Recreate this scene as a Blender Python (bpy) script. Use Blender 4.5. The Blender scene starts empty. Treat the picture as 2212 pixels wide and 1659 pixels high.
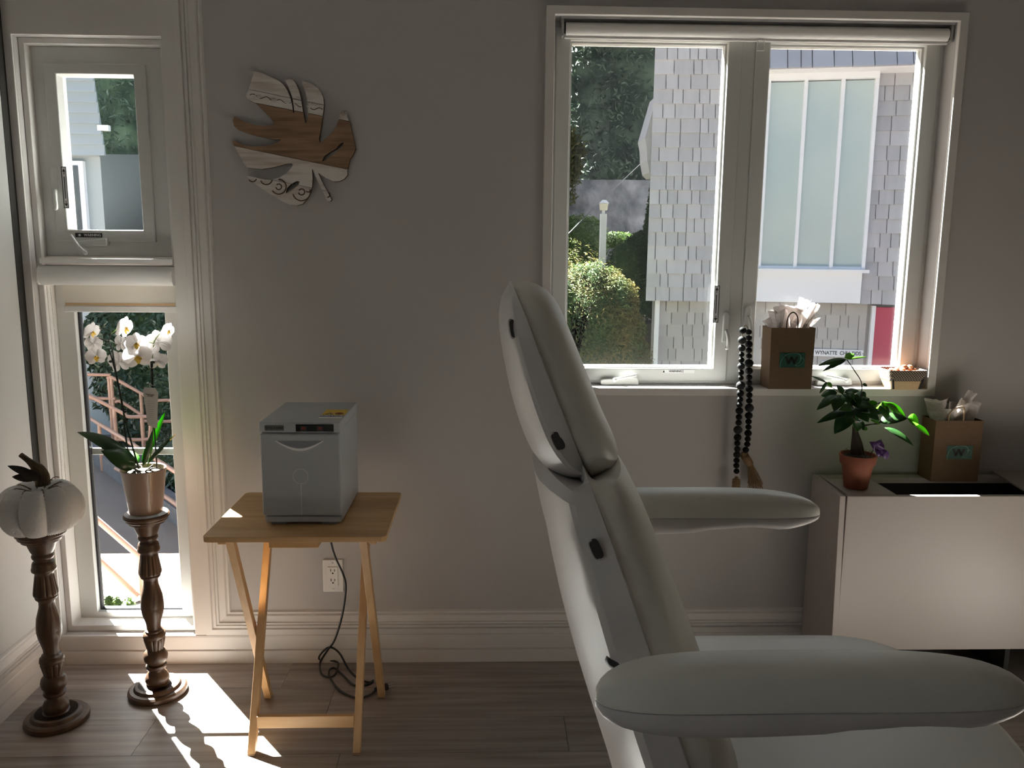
import bpy, bmesh, math, random
from mathutils import Vector, Matrix, noise
random.seed(7)
SC = bpy.context.scene
COL = SC.collection
V = Vector
PI = math.pi

# ------------------------------------------------------------------ camera
PXW, PXH, FOC = 2212.0, 1659.0, 1776.0
CAM_POS = V((0.0, -2.65, 1.396))
YAW, PITCH, ROLL = math.radians(-1.74), math.radians(9.31), math.radians(0.47)
_f = V((-math.sin(YAW), math.cos(YAW), 0)); _r = V((math.cos(YAW), math.sin(YAW), 0)); _u = V((0, 0, 1))
CF = _f * math.cos(PITCH) - _u * math.sin(PITCH)
_u2 = _u * math.cos(PITCH) + _f * math.sin(PITCH)
CR = _r * math.cos(ROLL) + _u2 * math.sin(ROLL)
CU = _u2 * math.cos(ROLL) - _r * math.sin(ROLL)
cam = bpy.data.cameras.new('camera'); cam_ob = bpy.data.objects.new('camera', cam); COL.objects.link(cam_ob)
cam.sensor_fit = 'HORIZONTAL'; cam.sensor_width = 36.0; cam.lens = FOC / PXW * 36.0
cam.clip_start = 0.02; cam.clip_end = 200
cam_ob.matrix_world = Matrix(((CR.x, CU.x, -CF.x, CAM_POS.x), (CR.y, CU.y, -CF.y, CAM_POS.y), (CR.z, CU.z, -CF.z, CAM_POS.z), (0, 0, 0, 1)))
SC.camera = cam_ob

# ------------------------------------------------------------------ world, sun, exposure
world = bpy.data.worlds.new('world'); SC.world = world; world.use_nodes = True
wn = world.node_tree; wn.nodes.clear()
w_out = wn.nodes.new('ShaderNodeOutputWorld'); w_bg = wn.nodes.new('ShaderNodeBackground'); w_sky = wn.nodes.new('ShaderNodeTexSky')
w_sky.sky_type = 'NISHITA'; w_sky.sun_disc = False; w_sky.sun_elevation = math.radians(45); w_sky.sun_rotation = math.radians(-38)
w_sky.air_density = 1.0; w_sky.dust_density = 2.0; w_sky.ozone_density = 1.0
w_bg.inputs['Strength'].default_value = 0.15
wn.links.new(w_sky.outputs[0], w_bg.inputs[0]); wn.links.new(w_bg.outputs[0], w_out.inputs[0])

SUN_DIR = V((0.77, -1.0, -1.255)).normalized()          # the way the sunlight travels
sun_l = bpy.data.lights.new('sun', 'SUN'); sun_l.energy = 130.0; sun_l.angle = math.radians(0.6); sun_l.color = (1.0, 0.975, 0.945)
sun_o = bpy.data.objects.new('sun', sun_l); COL.objects.link(sun_o)
sun_o.rotation_euler = SUN_DIR.to_track_quat('-Z', 'Y').to_euler(); sun_o.location = (-8, 12, 14)

SC.view_settings.view_transform = 'Standard'; SC.view_settings.look = 'None'
SC.view_settings.gamma = 1.0; SC.view_settings.use_curve_mapping = False
SC.view_settings.exposure = 1.35
SC.cycles.use_denoising = True
SC.cycles.max_bounces = 10; SC.cycles.diffuse_bounces = 6; SC.cycles.transparent_max_bounces = 12
SC.cycles.caustics_reflective = False; SC.cycles.caustics_refractive = False
SC.cycles.sample_clamp_indirect = 6.0

# ------------------------------------------------------------------ pixel helpers (frame 2212 x 1659)
def ray(px, py):
    return (CF * FOC + CR * (px - PXW / 2) - CU * (py - PXH / 2)).normalized()
def on_y(px, py, y):
    d = ray(px, py); return CAM_POS + d * ((y - CAM_POS.y) / d.y)
def on_z(px, py, z):
    d = ray(px, py); return CAM_POS + d * ((z - CAM_POS.z) / d.z)
def on_x(px, py, x):
    d = ray(px, py); return CAM_POS + d * ((x - CAM_POS.x) / d.x)

# ------------------------------------------------------------------ materials
MATS = {}
def mat(name, col, rough=0.5, metal=0.0, col2=None, scale=8.0, stretch=(1, 1, 1), bump=None, rnd=0.0, transl=0.0, spec=0.5, coat=0.0, detail=4.0, contrast=(0.35, 0.65), wave=None, sheen=0.0):
    m = bpy.data.materials.new(name); m.use_nodes = True; nt = m.node_tree; N = nt.nodes; L = nt.links
    p = N['Principled BSDF']; out = N['Material Output']
    p.inputs['Roughness'].default_value = rough; p.inputs['Metallic'].default_value = metal
    p.inputs['Specular IOR Level'].default_value = spec; p.inputs['Coat Weight'].default_value = coat
    p.inputs['Sheen Weight'].default_value = sheen
    c4 = (*col, 1.0)
    p.inputs['Base Color'].default_value = c4
    src = None
    need = col2 or bump or rnd or wave
    if need:
        tc = N.new('ShaderNodeTexCoord'); mp = N.new('ShaderNodeMapping'); mp.inputs['Scale'].default_value = stretch
        oi = N.new('ShaderNodeObjectInfo'); mul = N.new('ShaderNodeMath'); mul.operation = 'MULTIPLY'; mul.inputs[1].default_value = 37.0
        L.new(oi.outputs['Random'], mul.inputs[0]); L.new(tc.outputs['Object'], mp.inputs['Vector']); L.new(mul.outputs[0], mp.inputs['Location'])
    if col2:
        nz = N.new('ShaderNodeTexNoise'); nz.inputs['Scale'].default_value = scale; nz.inputs['Detail'].default_value = detail
        L.new(mp.outputs[0], nz.inputs['Vector'])
        rp = N.new('ShaderNodeValToRGB'); rp.color_ramp.elements[0].position = contrast[0]; rp.color_ramp.elements[1].position = contrast[1]
        rp.color_ramp.elements[0].color = c4; rp.color_ramp.elements[1].color = (*col2, 1)
        L.new(nz.outputs['Fac'], rp.inputs[0]); src = rp.outputs[0]
    if wave:
        wv = N.new('ShaderNodeTexWave'); wv.inputs['Scale'].default_value = wave[0]; wv.inputs['Distortion'].default_value = wave[1]; wv.inputs['Detail'].default_value = 3
        wv.bands_direction = wave[3] if len(wave) > 3 else 'Z'
        L.new(mp.outputs[0], wv.inputs['Vector'])
        mx = N.new('ShaderNodeMix'); mx.data_type = 'RGBA'; mx.blend_type = 'MULTIPLY'; mx.inputs[0].default_value = wave[2]
        if src: L.new(src, mx.inputs[6])
        else: mx.inputs[6].default_value = c4
        L.new(wv.outputs['Color'], mx.inputs[7]); src = mx.outputs[2]
    if rnd:
        hs = N.new('ShaderNodeHueSaturation'); mr = N.new('ShaderNodeMapRange'); mr.inputs[3].default_value = 1 - rnd; mr.inputs[4].default_value = 1 + rnd
        L.new(oi.outputs['Random'], mr.inputs[0]); L.new(mr.outputs[0], hs.inputs['Value'])
        if src: L.new(src, hs.inputs['Color'])
        else: hs.inputs['Color'].default_value = c4
        src = hs.outputs[0]
    if src: L.new(src, p.inputs['Base Color'])
    if bump:
        nb = N.new('ShaderNodeTexNoise'); nb.inputs['Scale'].default_value = bump[0]; nb.inputs['Detail'].default_value = 3
        L.new(mp.outputs[0], nb.inputs['Vector'])
        bp = N.new('ShaderNodeBump'); bp.inputs['Strength'].default_value = bump[1]; bp.inputs['Distance'].default_value = bump[2] if len(bump) > 2 else 0.002
        L.new(nb.outputs['Fac'], bp.inputs['Height']); L.new(bp.outputs[0], p.inputs['Normal'])
    if transl:
        tr = N.new('ShaderNodeBsdfTranslucent'); mxs = N.new('ShaderNodeMixShader'); mxs.inputs[0].default_value = transl
        if src: L.new(src, tr.inputs['Color'])
        else: tr.inputs['Color'].default_value = c4
        L.new(p.outputs[0], mxs.inputs[1]); L.new(tr.outputs[0], mxs.inputs[2]); L.new(mxs.outputs[0], out.inputs['Surface'])
    MATS[name] = m
    return m

def glass_mat(name, tint=(0.93, 0.96, 0.95), refl=0.6):
    m = bpy.data.materials.new(name); m.use_nodes = True; nt = m.node_tree; N = nt.nodes; L = nt.links
    N.remove(N['Principled BSDF']); out = N['Material Output']
    t = N.new('ShaderNodeBsdfTransparent'); t.inputs[0].default_value = (*tint, 1)
    g = N.new('ShaderNodeBsdfGlossy'); g.inputs['Roughness'].default_value = 0.02
    fr = N.new('ShaderNodeFresnel'); fr.inputs['IOR'].default_value = 1.45
    ml = N.new('ShaderNodeMath'); ml.operation = 'MULTIPLY'; ml.inputs[1].default_value = refl
    mx = N.new('ShaderNodeMixShader')
    L.new(fr.outputs[0], ml.inputs[0]); L.new(ml.outputs[0], mx.inputs[0]); L.new(t.outputs[0], mx.inputs[1]); L.new(g.outputs[0], mx.inputs[2]); L.new(mx.outputs[0], out.inputs['Surface'])
    MATS[name] = m; return m

mat('wall_paint', (0.50, 0.475, 0.465), 0.75, bump=(220, 0.05, 0.001))
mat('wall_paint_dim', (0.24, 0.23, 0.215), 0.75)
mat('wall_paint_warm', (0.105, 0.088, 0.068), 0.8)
mat('wall_paint_left', (0.55, 0.54, 0.53), 0.7, bump=(220, 0.05, 0.001))
mat('white_trim', (0.70, 0.67, 0.645), 0.45)
mat('ceiling_paint', (0.50, 0.49, 0.47), 0.8)
mat('vinyl_white', (0.62, 0.62, 0.60), 0.35)
mat('shade_and_strip_dark', (0.02, 0.018, 0.015), 0.8)
mat('gasket', (0.015, 0.015, 0.02), 0.5)
mat('plank', (0.215, 0.182, 0.163), 0.33, col2=(0.40, 0.355, 0.33), scale=5.0, stretch=(0.5, 9, 1), detail=6, contrast=(0.3, 0.72), rnd=0.16, bump=(30, 0.06, 0.001))
mat('exterior_cladding', (0.07, 0.065, 0.06), 0.9)
mat('subfloor', (0.05, 0.04, 0.035), 0.9)
glass_mat('window_glass')
def screen_mat(name, cover=0.36):
    m = bpy.data.materials.new(name); m.use_nodes = True; N = m.node_tree.nodes; L = m.node_tree.links
    N.remove(N['Principled BSDF']); t = N.new('ShaderNodeBsdfTransparent'); d = N.new('ShaderNodeBsdfDiffuse'); d.inputs[0].default_value = (0.07, 0.07, 0.075, 1)
    mx = N.new('ShaderNodeMixShader'); mx.inputs[0].default_value = cover
    L.new(t.outputs[0], mx.inputs[1]); L.new(d.outputs[0], mx.inputs[2]); L.new(mx.outputs[0], N['Material Output'].inputs['Surface']); MATS[name] = m
screen_mat('insect_mesh')
mat('recline_black', (0.01, 0.01, 0.01), 0.5)
mat('blind_fabric', (0.80, 0.77, 0.72), 0.8, transl=0.35)
mat('blind_white', (0.80, 0.78, 0.76), 0.4)
mat('metal_grey', (0.45, 0.45, 0.45), 0.35, metal=0.7)
mat('black_plastic', (0.012, 0.012, 0.012), 0.45)
mat('label_white', (0.75, 0.75, 0.75), 0.6)
mat('carved_wood', (0.040, 0.019, 0.010), 0.40, col2=(0.10, 0.054, 0.028), scale=9, stretch=(3, 3, 0.6), detail=6, bump=(60, 0.15, 0.002))
mat('pine', (0.50, 0.29, 0.12), 0.45, col2=(0.62, 0.39, 0.185), scale=4, stretch=(0.7, 7, 7), detail=5, rnd=0.07)
mat('pine_upright', (0.50, 0.29, 0.125), 0.45, col2=(0.62, 0.39, 0.19), scale=4, stretch=(7, 7, 0.7), detail=5, rnd=0.09)
mat('grey_plastic', (0.42, 0.43, 0.44), 0.45, bump=(400, 0.04, 0.0005))
mat('grey_plastic_dark', (0.22, 0.23, 0.25), 0.4)
mat('panel_black', (0.01, 0.014, 0.014), 0.2)
mat('plate_olive', (0.13, 0.13, 0.11), 0.35)
mat('red_switch', (0.20, 0.012, 0.008), 0.3)
mat('sticker_yellow', (0.70, 0.45, 0.02), 0.5)
mat('sticker_blue', (0.02, 0.04, 0.12), 0.5)
mat('cord_black', (0.008, 0.008, 0.008), 0.4)
mat('vinyl_cushion', (0.80, 0.785, 0.73), 0.42, bump=(350, 0.05, 0.0006))
mat('chair_shell', (0.66, 0.625, 0.62), 0.4)
mat('chair_dark', (0.05, 0.046, 0.044), 0.5)
mat('cabinet_white', (0.43, 0.38, 0.35), 0.38)
mat('cabinet_inside', (0.015, 0.014, 0.013), 0.7)
mat('terracotta', (0.22, 0.062, 0.028), 0.75, col2=(0.26, 0.08, 0.04), scale=14)
mat('soil', (0.018, 0.012, 0.008), 0.95, col2=(0.05, 0.035, 0.02), scale=60, bump=(90, 0.8, 0.006))
mat('bark', (0.035, 0.024, 0.015), 0.85, bump=(60, 0.4, 0.003))
mat('money_leaf', (0.030, 0.10, 0.030), 0.4, col2=(0.05, 0.14, 0.03), scale=20, transl=0.35, rnd=0.25)
mat('money_leaf_lit', (0.13, 0.36, 0.03), 0.4, transl=0.5)  # brighter copy of the leaf green, light put into the colour
mat('purple_satin', (0.055, 0.012, 0.11), 0.3, sheen=0.4)
mat('kraft', (0.125, 0.072, 0.036), 0.75, col2=(0.14, 0.082, 0.043), scale=90)
mat('kraft_cord', (0.33, 0.22, 0.13), 0.8)
mat('brown_cord', (0.06, 0.03, 0.018), 0.7)
mat('tissue', (0.83, 0.79, 0.77), 0.6, transl=0.45)
mat('sticker_green', (0.012, 0.075, 0.055), 0.4, col2=(0.03, 0.14, 0.10), scale=6)
mat('swirl_pale', (0.40, 0.55, 0.48), 0.4)
mat('ink_black', (0.01, 0.01, 0.01), 0.5)
mat('ink_grey', (0.10, 0.11, 0.12), 0.6)
mat('bead_black', (0.005, 0.005, 0.005), 0.7, col2=(0.010, 0.010, 0.010), scale=60, rnd=0.3, bump=(120, 0.3, 0.001), spec=0.15)
mat('bead_grey', (0.022, 0.022, 0.024), 0.7, col2=(0.035, 0.035, 0.037), scale=60, bump=(120, 0.3, 0.001), spec=0.15)
mat('jute', (0.27, 0.17, 0.085), 0.85, rnd=0.1)
mat('chip_wood', (0.62, 0.42, 0.23), 0.6, col2=(0.68, 0.48, 0.28), scale=10, stretch=(1, 1, 6))
mat('gingham', (0.02, 0.014, 0.012), 0.85, wave=None)
mat('nut_brown', (0.30, 0.13, 0.065), 0.5, col2=(0.42, 0.22, 0.12), scale=50, rnd=0.35)
mat('nut_red', (0.38, 0.075, 0.045), 0.45, col2=(0.45, 0.14, 0.08), scale=50, rnd=0.2)
mat('sprig', (0.010, 0.009, 0.010), 0.8)
mat('knit_white', (0.72, 0.70, 0.69), 0.85, bump=(130, 0.6, 0.004), sheen=0.3)
mat('twine', (0.20, 0.13, 0.06), 0.85)
mat('pumpkin_stem', (0.028, 0.017, 0.009), 0.8, col2=(0.09, 0.06, 0.026), scale=14, stretch=(4, 4, 1), bump=(40, 0.6, 0.004))
mat('dry_leaf', (0.022, 0.017, 0.013), 0.85)
mat('pot_taupe', (0.28, 0.20, 0.16), 0.28, bump=(75, 0.5, 0.003), coat=0.2)
mat('moss', (0.035, 0.035, 0.010), 0.9, col2=(0.018, 0.014, 0.006), scale=30)
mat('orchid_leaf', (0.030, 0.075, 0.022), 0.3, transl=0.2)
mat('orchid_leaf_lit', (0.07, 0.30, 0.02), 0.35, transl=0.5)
mat('orchid_stem', (0.010, 0.013, 0.007), 0.5)
mat('orchid_stem_green', (0.10, 0.16, 0.03), 0.5)
mat('petal', (0.74, 0.71, 0.70), 0.6, transl=0.28, spec=0.2)
mat('petal_lip', (0.75, 0.50, 0.08), 0.5, transl=0.2)
mat('tag_paper', (0.70, 0.68, 0.65), 0.7, transl=0.1)
mat('art_white', (0.70, 0.655, 0.62), 0.75, col2=(0.44, 0.34, 0.27), scale=5, stretch=(1.2, 1, 14), contrast=(0.45, 0.78), bump=(50, 0.2, 0.002))
mat('art_brown', (0.20, 0.115, 0.062), 0.7, col2=(0.34, 0.215, 0.13), scale=5, stretch=(1.2, 1, 16), bump=(50, 0.25, 0.002))
mat('art_edge', (0.085, 0.045, 0.022), 0.8)
mat('outlet_white', (0.80, 0.78, 0.76), 0.35)
mat('shingle', (0.47, 0.455, 0.475), 0.85, col2=(0.43, 0.42, 0.44), scale=3, stretch=(6, 6, 0.6), rnd=0.10)
mat('shingle_roof', (0.42, 0.42, 0.47), 0.85, rnd=0.07)
mat('shingle_lower', (0.43, 0.41, 0.40), 0.85, rnd=0.09)
mat('shingle_back', (0.24, 0.23, 0.235), 0.9)
mat('house_white', (0.78, 0.78, 0.82), 0.6)
mat('frosted_pane', (0.43, 0.50, 0.50), 0.12, col2=(0.48, 0.54, 0.53), scale=1.2, coat=0.5)
mat('red_door', (0.45, 0.035, 0.085), 0.45)
mat('siding_blue', (0.26, 0.30, 0.325), 0.7, rnd=0.04)
mat('dark_pane', (0.05, 0.06, 0.07), 0.06)
mat('reflection_grey', (0.018, 0.0175, 0.0165), 0.95, col2=(0.050, 0.049, 0.047), scale=90, contrast=(0.45, 0.62))
mat('conifer', (0.010, 0.020, 0.012), 0.6, col2=(0.060, 0.085, 0.050), scale=2.2, transl=0.2, contrast=(0.42, 0.66))
mat('hedge_gold', (0.062, 0.105, 0.034), 0.75, col2=(0.14, 0.115, 0.036), scale=2.5, transl=0.18, spec=0.15, contrast=(0.42, 0.62))
mat('bush_green', (0.035, 0.07, 0.014), 0.7, col2=(0.07, 0.11, 0.02), scale=3, transl=0.3, spec=0.2)
mat('bush_dark', (0.034, 0.060, 0.020), 0.7, transl=0.25, spec=0.2)
mat('shrub_leaf', (0.018, 0.040, 0.020), 0.28, col2=(0.035, 0.065, 0.03), scale=2, transl=0.2)
mat('willow', (0.02, 0.032, 0.006), 0.6, col2=(0.045, 0.04, 0.007), scale=2, transl=0.45)
mat('trunk', (0.05, 0.035, 0.025), 0.9)
mat('stone', (0.024, 0.026, 0.031), 0.9, col2=(0.075, 0.077, 0.085), scale=3, bump=(6, 0.8, 0.05))
mat('concrete', (0.17, 0.14, 0.12), 0.9, col2=(0.145, 0.12, 0.105), scale=2)
mat('kerb', (0.14, 0.14, 0.145), 0.9, col2=(0.11, 0.11, 0.115), scale=8)
mat('salmon_pipe', (0.36, 0.20, 0.14), 0.4)
mat('lamp_white', (0.72, 0.72, 0.74), 0.5)
mat('lantern_glass', (0.75, 0.70, 0.60), 0.3)
mat('earth', (0.05, 0.04, 0.03), 0.95)
mat('wire', (0.05, 0.05, 0.052), 0.5)
# ------------------------------------------------------------------ mesh helpers
class MB:
    def __init__(s): s.v = []; s.f = []
    def add(s, vs, fs):
        b = len(s.v); s.v += [tuple(p) for p in vs]; s.f += [tuple(i + b for i in f) for f in fs]; return s
    def box(s, x0, x1, y0, y1, z0, z1):
        return s.add([(x0, y0, z0), (x1, y0, z0), (x1, y1, z0), (x0, y1, z0), (x0, y0, z1), (x1, y0, z1), (x1, y1, z1), (x0, y1, z1)],
                     [(0, 3, 2, 1), (4, 5, 6, 7), (0, 1, 5, 4), (1, 2, 6, 5), (2, 3, 7, 6), (3, 0, 4, 7)])
    def rings(s, rs, cap0=True, cap1=True, closed=True):
        b = len(s.v); n = len(rs[0])
        for r in rs: s.v += [tuple(p) for p in r]
        for i in range(len(rs) - 1):
            for j in range(n if closed else n - 1):
                k = (j + 1) % n
                s.f.append((b + i * n + j, b + i * n + k, b + (i + 1) * n + k, b + (i + 1) * n + j))
        if cap0: s.f.append(tuple(b + j for j in range(n - 1, -1, -1)))
        if cap1: s.f.append(tuple(b + (len(rs) - 1) * n + j for j in range(n)))
        return s
    def lathe(s, prof, c=(0, 0, 0), seg=32, mod=None):
        rs = []
        for k, (r, z) in enumerate(prof):
            ring = []
            for j in range(seg):
                a = 2 * PI * j / seg; rr = max(r, 1e-4) * (mod(k, a, z) if mod else 1)
                ring.append((c[0] + rr * math.cos(a), c[1] + rr * math.sin(a), c[2] + z))
            rs.append(ring)
        return s.rings(rs)
    def tube(s, pts, r, seg=8, smooth=0, flat=1.0):
        pts = [V(p) for p in pts]
        if smooth: pts, r = catmull(pts, smooth, r)
        n = len(pts); rs = []
        t0 = (pts[1] - pts[0]).normalized(); up = V((0, 0, 1)) if abs(t0.z) < 0.9 else V((1, 0, 0))
        a = t0.cross(up).normalized()
        for i in range(n):
            t = (pts[min(i + 1, n - 1)] - pts[max(i - 1, 0)]).normalized()
            a = (a - t * a.dot(t)).normalized(); b = t.cross(a)
            rr = r[i] if isinstance(r, (list, tuple)) else r
            rs.append([pts[i] + (a * math.cos(2 * PI * j / seg) + b * math.sin(2 * PI * j / seg) * flat) * rr for j in range(seg)])
        return s.rings(rs)
    def prism(s, poly, d):                       # planar polygon (list of Vectors) pushed along d
        n = len(poly); d = V(d)
        return s.add([V(p) for p in poly] + [V(p) + d for p in poly], [tuple(range(n - 1, -1, -1)), tuple(range(n, 2 * n))] + [(i, (i + 1) % n, n + (i + 1) % n, n + i) for i in range(n)])
    def frame(s, x0, x1, z0, z1, w, y0, y1, wt=None, wb=None, wr=None):   # rectangular ring in the xz plane
        wt = w if wt is None else wt; wb = w if wb is None else wb; wr = w if wr is None else wr
        o = [(x0, z0), (x1, z0), (x1, z1), (x0, z1)]; i = [(x0 + w, z0 + wb), (x1 - wr, z0 + wb), (x1 - wr, z1 - wt), (x0 + w, z1 - wt)]
        vs = [(x, y0, z) for x, z in o] + [(x, y0, z) for x, z in i] + [(x, y1, z) for x, z in o] + [(x, y1, z) for x, z in i]
        fs = []
        for k in range(4):
            q = (k + 1) % 4
            fs += [(k, q, 4 + q, 4 + k), (8 + q, 8 + k, 12 + k, 12 + q), (q, k, 8 + k, 8 + q), (4 + k, 4 + q, 12 + q, 12 + k)]
        return s.add(vs, fs)
    def grid(s, fn, nu, nv):
        b = len(s.v)
        for i in range(nu + 1):
            for j in range(nv + 1): s.v.append(tuple(fn(i / nu, j / nv)))
        for i in range(nu):
            for j in range(nv):
                a = b + i * (nv + 1) + j; s.f.append((a, a + 1, a + nv + 2, a + nv + 1))
        return s
    def ellipsoid(s, c, r, seg=12, rg=8):
        prof = [(math.sin(PI * k / rg), -math.cos(PI * k / rg)) for k in range(rg + 1)]
        rs = [[(c[0] + r[0] * max(q, .02) * math.cos(2 * PI * j / seg), c[1] + r[1] * max(q, .02) * math.sin(2 * PI * j / seg), c[2] + r[2] * z) for j in range(seg)] for q, z in prof]
        return s.rings(rs)
    def build(s, name, m, parent=None, smooth=False, bevel=0.0, loc=None, solid=0.0, sub=0, angle=40):
        me = bpy.data.meshes.new(name); me.from_pydata(s.v, [], s.f); me.update()
        bm = bmesh.new(); bm.from_mesh(me)
        if not solid: bmesh.ops.recalc_face_normals(bm, faces=bm.faces)
        bm.to_mesh(me); bm.free()
        return link(name, me, m, parent, smooth, bevel, loc, solid, sub, angle)

def link(name, me, m, parent=None, smooth=False, bevel=0.0, loc=None, solid=0.0, sub=0, angle=40):
    o = bpy.data.objects.new(name, me); COL.objects.link(o)
    if m and not me.materials: me.materials.append(MATS[m])
    if smooth:
        for p in me.polygons: p.use_smooth = True
        if smooth == 'auto': me.set_sharp_from_angle(angle=math.radians(angle))
    if bevel:
        b = o.modifiers.new('bevel', 'BEVEL'); b.width = bevel; b.segments = 2; b.limit_method = 'ANGLE'; b.angle_limit = math.radians(35)
    if solid:
        q = o.modifiers.new('solid', 'SOLIDIFY'); q.thickness = solid; q.offset = 0
    if sub:
        q = o.modifiers.new('sub', 'SUBSURF'); q.levels = sub; q.render_levels = sub
    if parent: o.parent = parent
    if loc is not None: o.location = loc
    return o

def catmull(pts, n, r=None):
    out = []; rr = []
    P = [pts[0]] + list(pts) + [pts[-1]]
    R = ([r[0]] + list(r) + [r[-1]]) if isinstance(r, (list, tuple)) else None
    for i in range(1, len(P) - 2):
        for k in range(n):
            t = k / n; a, b, c, d = P[i - 1], P[i], P[i + 1], P[i + 2]
            out.append(0.5 * ((2 * b) + (c - a) * t + (2 * a - 5 * b + 4 * c - d) * t * t + (3 * b - a - 3 * c + d) * t ** 3))
            if R: rr.append(R[i] * (1 - t) + R[i + 1] * t)
    out.append(pts[-1])
    if R: rr.append(R[-2]); return out, rr
    return out, r

def tag(o, label, cat=None, group=None, kind=None):
    if label: o['label'] = label
    if cat: o['category'] = cat
    if group: o['group'] = group
    if kind: o['kind'] = kind
    return o
def thing(name, label, cat, loc=(0, 0, 0), group=None, rotz=0.0):
    o = bpy.data.objects.new(name, None); COL.objects.link(o); o.location = loc; o.rotation_euler = (0, 0, rotz); o.empty_display_size = 0.05
    return tag(o, label, cat, group)
def struct(name, label=None, cat=None):
    o = bpy.data.objects.new(name, None); COL.objects.link(o); o.empty_display_size = 0.05
    return tag(o, label, cat, None, 'structure')
def dup(root, loc, label, rotz=0.0):
    r = root.copy(); COL.objects.link(r); r.location = loc; r.rotation_euler = (0, 0, rotz); r['label'] = label
    for ch in root.children:
        c = ch.copy(); COL.objects.link(c); c.parent = r
        for g in ch.children:
            d = g.copy(); COL.objects.link(d); d.parent = c
    return r
def text_obj(name, s, size, m, parent, mtx, extrude=0.0004, bold=0.0, sx=1.0):
    cu = bpy.data.curves.new(name, 'FONT'); cu.body = s; cu.size = size; cu.extrude = extrude; cu.offset = bold; cu.align_x = 'CENTER'; cu.align_y = 'CENTER'
    tmp = bpy.data.objects.new('tmp', cu); COL.objects.link(tmp)
    dg = bpy.context.evaluated_depsgraph_get(); me = bpy.data.meshes.new_from_object(tmp.evaluated_get(dg))
    bpy.data.objects.remove(tmp); bpy.data.curves.remove(cu)
    me.materials.clear(); me.materials.append(MATS[m]); me.name = name
    for v in me.vertices: v.co.x *= sx
    me.transform(mtx)
    o = bpy.data.objects.new(name, me); COL.objects.link(o)
    if parent: o.parent = parent
    o['kind'] = 'stuff'
    return o
FRONT = Matrix.Rotation(PI / 2, 4, 'X')          # flat text turned to face -y
def front_at(p, tilt=0.0): return Matrix.Translation(V(p)) @ Matrix.Rotation(tilt, 4, 'Y') @ FRONT

def blade(mb, base, tip, width, nrm, fold=0.25, droop=0.0, n=7, shape=0.8, z=None):
    base = V(base); tip = V(tip); d = tip - base; L = d.length; nrm = (V(nrm) - d * (V(nrm).dot(d) / (L * L))).normalized(); side = d.cross(nrm).normalized()
    b = len(mb.v)
    for i in range(n + 1):
        t = i / n; w = width * 0.5 * max(math.sin(PI * min(1, t ** shape)) ** 0.8 if t < 1 else 0, 0.02)
        c = base + d * t + nrm * (droop * L * 4 * t * (1 - t))
        mb.v += [tuple(c - side * w + nrm * w * fold), tuple(c), tuple(c + side * w + nrm * w * fold)]
    for i in range(n):
        a = b + i * 3; mb.f += [(a, a + 1, a + 4, a + 3), (a + 1, a + 2, a + 5, a + 4)]
    return mb

def leaf_cloud(name, m, parent, count, size, shape_fn, aspect=0.45, seed=1, up=0.3, fold=True):
    rnd = random.Random(seed); vs = []; fs = []
    for _ in range(count):
        p, n = shape_fn(rnd)
        n = (V(n) + V((rnd.uniform(-.7, .7), rnd.uniform(-.7, .7), rnd.uniform(-.7, .7) + up))).normalized()
        a = n.cross(V((rnd.uniform(-1, 1), rnd.uniform(-1, 1), rnd.uniform(-1, 1)))).normalized(); b = n.cross(a)
        s = size * rnd.uniform(0.6, 1.35); k = len(vs); p = V(p)
        vs += [tuple(p), tuple(p + a * s * .5 + b * s * aspect * .5 + n * s * .06), tuple(p + a * s), tuple(p + a * s * .5 - b * s * aspect * .5 + n * s * .06)]
        fs.append((k, k + 1, k + 2, k + 3))
    me = bpy.data.meshes.new(name); me.from_pydata(vs, [], fs); me.update()
    o = link(name, me, m, parent); o['kind'] = 'stuff'
    return o
def blob(c, r, inner=0.8, top=False):
    c = V(c)
    def fn(rnd):
        while True:
            d = V((rnd.gauss(0, 1), rnd.gauss(0, 1), rnd.gauss(0, 1))).normalized()
            if not top or d.z > -0.5: break
        q = rnd.uniform(inner, 1.0) * (1 + 0.13 * noise.noise(d * 3.1 + c))
        return V((c.x + d.x * r[0] * q, c.y + d.y * r[1] * q, c.z + d.z * r[2] * q)), d
    return fn
def cone_fn(c, r, h, lumps=0.12, inner=0.75):
    c = V(c)
    def fn(rnd):
        t = rnd.random() ** 1.3; a = rnd.uniform(0, 2 * PI)
        rr = r * (1 - t) ** 0.85 * rnd.uniform(inner, 1.0) * (1 + lumps * noise.noise(V((math.cos(a) * 2, math.sin(a) * 2, t * h * 1.3))))
        return V((c.x + rr * math.cos(a), c.y + rr * math.sin(a), c.z + t * h)), V((math.cos(a), math.sin(a), 0.4))
    return fn

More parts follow.
